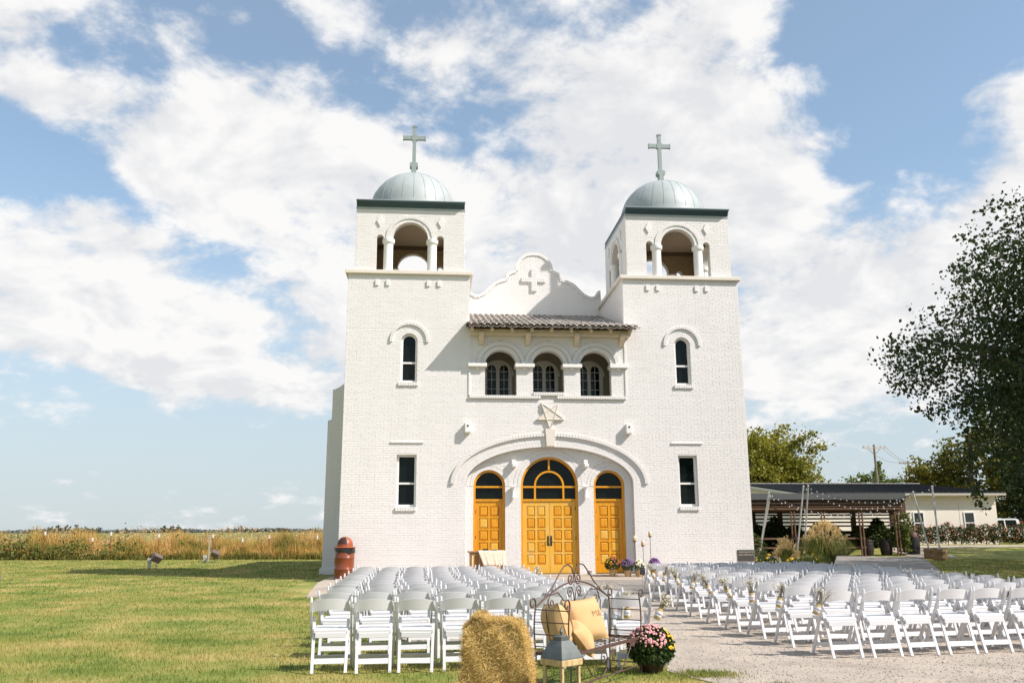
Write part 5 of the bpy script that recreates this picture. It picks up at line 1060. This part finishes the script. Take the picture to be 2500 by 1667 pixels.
n = 900; z = rng.uniform(.2, 2.4, n); obj('vine', leafmesh('vine', np.stack([22.75+rng.normal(0, .13+.22*np.exp(-((z-1.9)/.4)**2), n), 19.7+rng.normal(0, .25, n), z], 1), .17, LEAF('bright_vine', (.06, .09, .015), (.15, .17, .03), .3)), pav, kind='stuff')
BRL = mat('dark_barrel_wood', (.022, .012, .008), .7)
for i, (x, lb) in enumerate(((20.65, 'dark wooden barrel, left of two under the pavilion'), (21.75, 'dark wooden barrel, right of two under the pavilion'))):
    t = thing('barrel', lb, 'barrel', (x, 19.9, .012), group='barrels under the pavilion'); MB().lathe([(0, 0), (.27, 0), (.32, .25), (.335, .45), (.32, .65), (.27, .9), (0, .9)], 18).build('staves', BRL, t, smooth=True)
    for z, r_ in ((.12, .303), (.30, .331), (.6, .332), (.78, .304)): MB().lathe([(r_, z-.02), (r_+.006, z-.018), (r_+.006, z+.018), (r_, z+.02)], 18).build('hoop', BLACK, t)
t = thing('urn_planter', 'dark urn with reddish brown top beside the pavilion post', 'planter', (23.35, 19.9, .05)); MB().lathe([(0, 0), (.33, 0), (.36, .3), (.38, .8), (.36, .95), (0, .95)], 20).build('urn', mat('black_urn', (.012, .012, .012), .5), t, smooth=True); MB().lathe([(.36, .951), (.37, 1.0)]+[(.36*math.cos(a), 1.02+.30*math.sin(a)) for a in [PI/2*i/6 for i in range(7)]], 20).build('dome_top', mat('red_brown_top', (.07, .022, .014), .6), t, smooth=True)
# rose hedge
ROSEL = LEAF('rose_leaves', (.035, .05, .014), (.09, .095, .025), .2); ROSEF = mat('coral_roses', (.55, .10, .05), .7, col2=(.62, .24, .12), nscale=9, objcoord=False)
for i in range(10):
    x = 28.6+i*.92; h = 1.25+random.uniform(-.1, .25); t = thing('rose_bush', f'coral flowering rose bush against the hall, {ORD[i]} from the pavilion', 'bush', (x, 29.6, .40), group='rose bushes along the hall')
    P = dome_pts(900, (0, 0, h*.5), (.62, .5, h*.56), .25, -.8); obj('foliage', leafmesh('foliage', P, .13, ROSEL), t, kind='stuff'); P = dome_pts(80, (0, 0, h*.5), (.66, .54, h*.64), .9, -.5); obj('roses', leafmesh('roses', P, .08, ROSEF, aspect=1.), t, kind='stuff'); MB().tube([(0, 0, 0), (.05, 0, .5), (0, .05, h*.7)], [.03, .02, .01], 5).build('stem', BARK, t)
# string light poles in wrapped tubs, strings of bulbs
GALV = mat('galvanised_pole', (.50, .50, .48), .45, metal=.3); TUB = mat('burlap_wrapped_tub', (.22, .135, .07), .9, col2=(.15, .09, .045), nscale=9)
def pole(base, top, label, tub):
    t = thing('light_pole', label, 'pole', base, group='string light poles'); d = Vector(top)-Vector(base); MB().tube([(0, 0, .12), tuple(d)], .045, 8).build('pole', GALV, t); MB().lathe([(0, 0), (.06, 0), (.05, .06), (0, .07)], 8, tuple(d)).build('cap', GALV, t)
    if tub: MB().lathe([(0, 0), (.30, 0), (.33, .1), (.31, .25), (.34, .4), (.31, .52), (.27, .5), (0, .48)], 14).build('tub', TUB, t)
TOPS = [(14.45, 18.2, 3.45), (14.85, 19.1, 3.3), (16.35, 18.0, 3.78), (16.75, 18.3, 3.83), (21.0, 15.2, 3.35), (21.35, 13.4, 3.45)]
for i, (b, tp) in enumerate((((13.95, 18.9, .01), TOPS[0]), ((14.4, 20.0, .01), TOPS[1]), ((15.95, 18.6, .01), TOPS[2]), ((16.75, 19.5, .01), TOPS[3]), ((21.55, 15.1, .01), TOPS[4]), ((20.75, 12.9, .01), (20.75-.02, 12.95, 3.52)))):
    pole(b, tp, ['leaning string light pole nearest the church corner', 'upright string light pole beside the one nearest the church', 'leaning left leg of the tall pole pair by the plumed grass', 'right leg of the tall pole pair by the plumed grass', 'leaning pole in a wrapped tub left of the lawn', 'upright pole in a wrapped tub at the patio edge'][i], i >= 4)
BULB = mat('clear_bulb', (.55, .56, .55), .1); bme = MB().lathe([(0, -.05), (.022, -.04), (.032, -.01), (.027, .015), (.014, .03), (.014, .05), (0, .05)], 8).mesh('bulb', BULB, True)
for i, (a, b, sag, n, lb) in enumerate((((16.75, 18.3, 3.8), (20.73, 12.95, 3.5), .75, 20, 'string of clear bulbs from the tall pair to the patio edge pole'), ((16.35, 18.0, 3.78), (21.0, 15.2, 3.33), .95, 20, 'lower string of clear bulbs hanging before the pavilion'), ((14.45, 18.2, 3.43), (21.0, 15.2, 3.31), 1.1, 22, 'longest sagging string of bulbs from the church side pole'), ((14.85, 19.1, 3.28), (22.6, 19.0, 2.9), .9, 18, 'faint string of bulbs along the pavilion front'))):
    t = thing('string_lights', lb, 'string lights', (0, 0, 0), group='string lights'); a, b = Vector(a), Vector(b); P = [a.lerp(b, k/24)-Vector((0, 0, sag*4*(k/24)*(1-k/24))) for k in range(25)]; MB().tube(P, .008, 4).build('wire', BLACK, t)
    for k in range(n): s_ = (k+.5)/n; p = a.lerp(b, s_)-Vector((0, 0, sag*4*s_*(1-s_)+.06)); obj('bulb', bme, t, p)
# planting bed by the church corner
PLUME = mat('tan_plumes', (.64, .46, .19), .9, col2=(.72, .57, .31), nscale=6, trans=.3, objcoord=False); PBL = LEAF('pampas_blades', (.10, .13, .022), (.26, .25, .06), .3)
def pampas(loc, label, r_, h, nb, npl, up=False):
    t = thing('plumed_grass', label, 'ornamental grass', loc, group='plumed ornamental grasses'); V = []; F = []
    for i in range(nb):
        a = rng.uniform(0, 2*PI); o = rng.uniform(.0, .25)*r_; L_ = h*rng.uniform(.55, .9); out = r_*rng.uniform(.3, 1.15)*(.5 if up else 1); w = .014; d = np.array([math.cos(a), math.sin(a), 0]); s_ = np.array([-d[1], d[0], 0])*w
        pts = [d*o, d*(o+out*.25)+[0, 0, L_*.55], d*(o+out*.65)+[0, 0, L_*.72], d*(o+out)+[0, 0, L_*(.38 if not up else .8)]]; k = len(V)
        for j, p in enumerate(pts): V += [p-s_*(1-j*.28), p+s_*(1-j*.28)]
        F += [(k+2*j, k+2*j+1, k+2*j+3, k+2*j+2) for j in range(3)]
    obj('blades', npmesh('blades', V, F, PBL), t, kind='stuff'); P = []
    for i in range(npl):
        a = rng.uniform(0, 2*PI); q = rng.uniform(0, 1)**.6; x, y = math.cos(a)*q*r_*.85, math.sin(a)*q*r_*.85; zt = h*(1.0-.42*q*q)*rng.uniform(.9, 1.06); ln = rng.uniform(.2, .34)
        s_ = rng.uniform(0, 1, (26, 1)); P.append(np.array([x, y, zt])-s_*ln*np.array([x*.45/r_, y*.45/r_, 1])+rng.normal(0, .022, (26, 3)))
    obj('plumes', leafmesh('plumes', np.concatenate(P), .075, PLUME, aspect=.3), t, kind='stuff')
pampas((12.9, 8.3, 0), 'big rounded clump of tan plumed grass beside the patio', 1.15, 1.85, 1500, 170); pampas((8.6, 2.0, 0), 'smaller upright plumed grass at the church corner', .55, 1.25, 600, 60, True); pampas((11.2, 8.6, 0), 'short grass clump left of the big plumed grass', .5, 1.0, 400, 26, True)
SHR = LEAF('bed_leaves', (.035, .06, .012), (.12, .13, .022), .25)
for i, (x, y, r_, h, fl, lb) in enumerate([(7.35, .7, .45, .62, 14, 'yellow flowered shrub touching the church corner'), (8.3, .6, .5, .5, 9, 'low shrub with yellow blooms behind the back chairs'), (9.3, 2.2, .55, .5, 6, 'dark low shrub in the middle of the flower bed'), (10.3, 4.2, .6, .55, 8, 'bed shrub with orange yellow blooms before the small grass'), (11.4, 5.8, .55, .5, 0, 'bright green bed shrub beside the big plumed grass'), (7.6, 2.4, .5, 1.25, 0, 'tall grey green shrub hugging the church wall')]):
    t = thing('bed_shrub', lb, 'shrub', (x, y, 0), group='shrubs in the flower bed'); obj('foliage', leafmesh('foliage', dome_pts(900, (0, 0, h*.5), (r_, r_, h*.6), .2, -.8), .085, SHR), t, kind='stuff'); MB().tube([(0, 0, 0), (.02, 0, h*.6)], .015, 5).build('stem', BARK, t)
    if fl: obj('blooms', flowermesh('blooms', dome_pts(fl, (0, 0, h*.5), (r_, r_, h*.7), .95, .1), (0, 0, h*.4), .11, YEL), t, kind='stuff')
# utility poles and wires
UW = mat('utility_pole_wood', (.24, .20, .16), .85); UW2 = mat('pale_crossarm', (.55, .48, .42), .7)
for i, (x, y, h, w, lb, m2) in enumerate(((42.0, 58.7, 9.85, 1.25, 'nearer utility pole with pale crossarm above the hall roof', UW2), (62.0, 87.7, 10.5, 1.3, 'farther dark utility pole beside the big tree', UW))):
    t = thing('utility_pole', lb, 'utility pole', (x, y, .3), group='utility poles'); MB().tube([(0, 0, 0), (0, 0, h)], [.17, .11], 8).build('pole', UW, t); MB().box(-w, w, -.07, .07, h-.42, h-.27).build('crossarm', m2, t); MB().tube([(-w*.5, -.08, h-.42), (0, -.08, h-1.05)], .025, 4).tube([(w*.5, -.08, h-.42), (0, -.08, h-1.05)], .025, 4).build('brace', UW, t)
    for k in (-.92, -.5, .55, .92): MB().lathe([(0, 0), (.05, 0), (.06, .08), (.04, .16), (0, .18)], 8, (w*k, 0, h-.27)).build('insulator', mat('grey_insulator', (.3, .3, .32), .3), t)
for k, dz in ((-.92, 0), (.55, 0), (.92, 0)):
    a, b = Vector((42+1.25*k, 58.7, 10.0)), Vector((62+1.3*k, 87.7, 10.6)); tag(MB().tube([a.lerp(b, i/10)-Vector((0, 0, 2.4*(i/10)*(1-i/10))) for i in range(11)], .018, 4).build('power_wire', BLACK), {-.92: 'left thin power wire between the two utility poles', .55: 'middle thin power wire between the two utility poles', .92: 'right thin power wire between the two utility poles'}[k], 'wire', 'power wires')
# white truck
def truck():
    t = thing('white_truck', 'white pickup truck half hidden behind the rose hedge', 'truck', (35.7, 33.2, .40)); WP = mat('white_car_paint', (.66, .67, .68), .25)
    side = [(0, .55), (.05, .95), (.35, 1.02), (1.15, 1.10), (1.65, 1.72), (1.85, 1.80), (3.3, 1.80), (3.5, 1.72), (3.62, 1.15), (5.4, 1.12), (5.5, .6), (5.35, .42), (4.9, .42), (4.8, .62), (4.55, .75), (4.25, .62), (4.15, .42), (1.45, .42), (1.35, .62), (1.05, .75), (.75, .62), (.65, .42), (.1, .42)]
    MB().prism(side, 0, 1.85).build('body', WP, t, bevel=.03)
    for pts in ([(1.42, 1.17), (1.82, 1.68), (2.30, 1.70), (2.36, 1.17)], [(2.46, 1.17), (2.42, 1.70), (3.25, 1.70), (3.36, 1.17)]): MB().prism(pts, -.012, .02).build('side_window', GLASS, t)
    MB().prism([(1.2, 1.14), (1.63, 1.69), (1.66, 1.67), (1.25, 1.12)], .15, 1.7).build('windshield', GLASS, t)
    for x in (1.05, 4.55):
        for y in (.02, 1.62): w = MB().lathe([(0, 0), (.36, 0), (.38, .03), (.38, .2), (.36, .23), (0, .23)], 20, M=Matrix.Translation((x, y+.22, .36)) @ Matrix.Rotation(PI/2, 4, 'X')).build('wheel', mat('black_tyre', (.015, .015, .015), .8), t, smooth=True); MB().lathe([(0, .235), (.22, .235), (.2, .22)], 14, M=Matrix.Translation((x, y+.22, .36)) @ Matrix.Rotation(PI/2, 4, 'X')).build('rim', mat('rim_metal', (.4, .4, .4), .3, metal=.7), w)
    MB().box(.3, 5.2, -.025, 0, .72, .80).build('trim_strip', mat('grey_trim', (.4, .34, .3), .5), t); MB().box(-.03, .06, .1, .5, .72, .9).build('headlight', TRIM, t); MB().box(1.35, 1.5, -.2, -.02, 1.15, 1.3).build('mirror', WP, t); MB().box(-.06, .03, .05, 1.8, .45, .62).build('bumper', mat('chrome_bumper', (.5, .5, .5), .25, metal=.8), t)
truck()
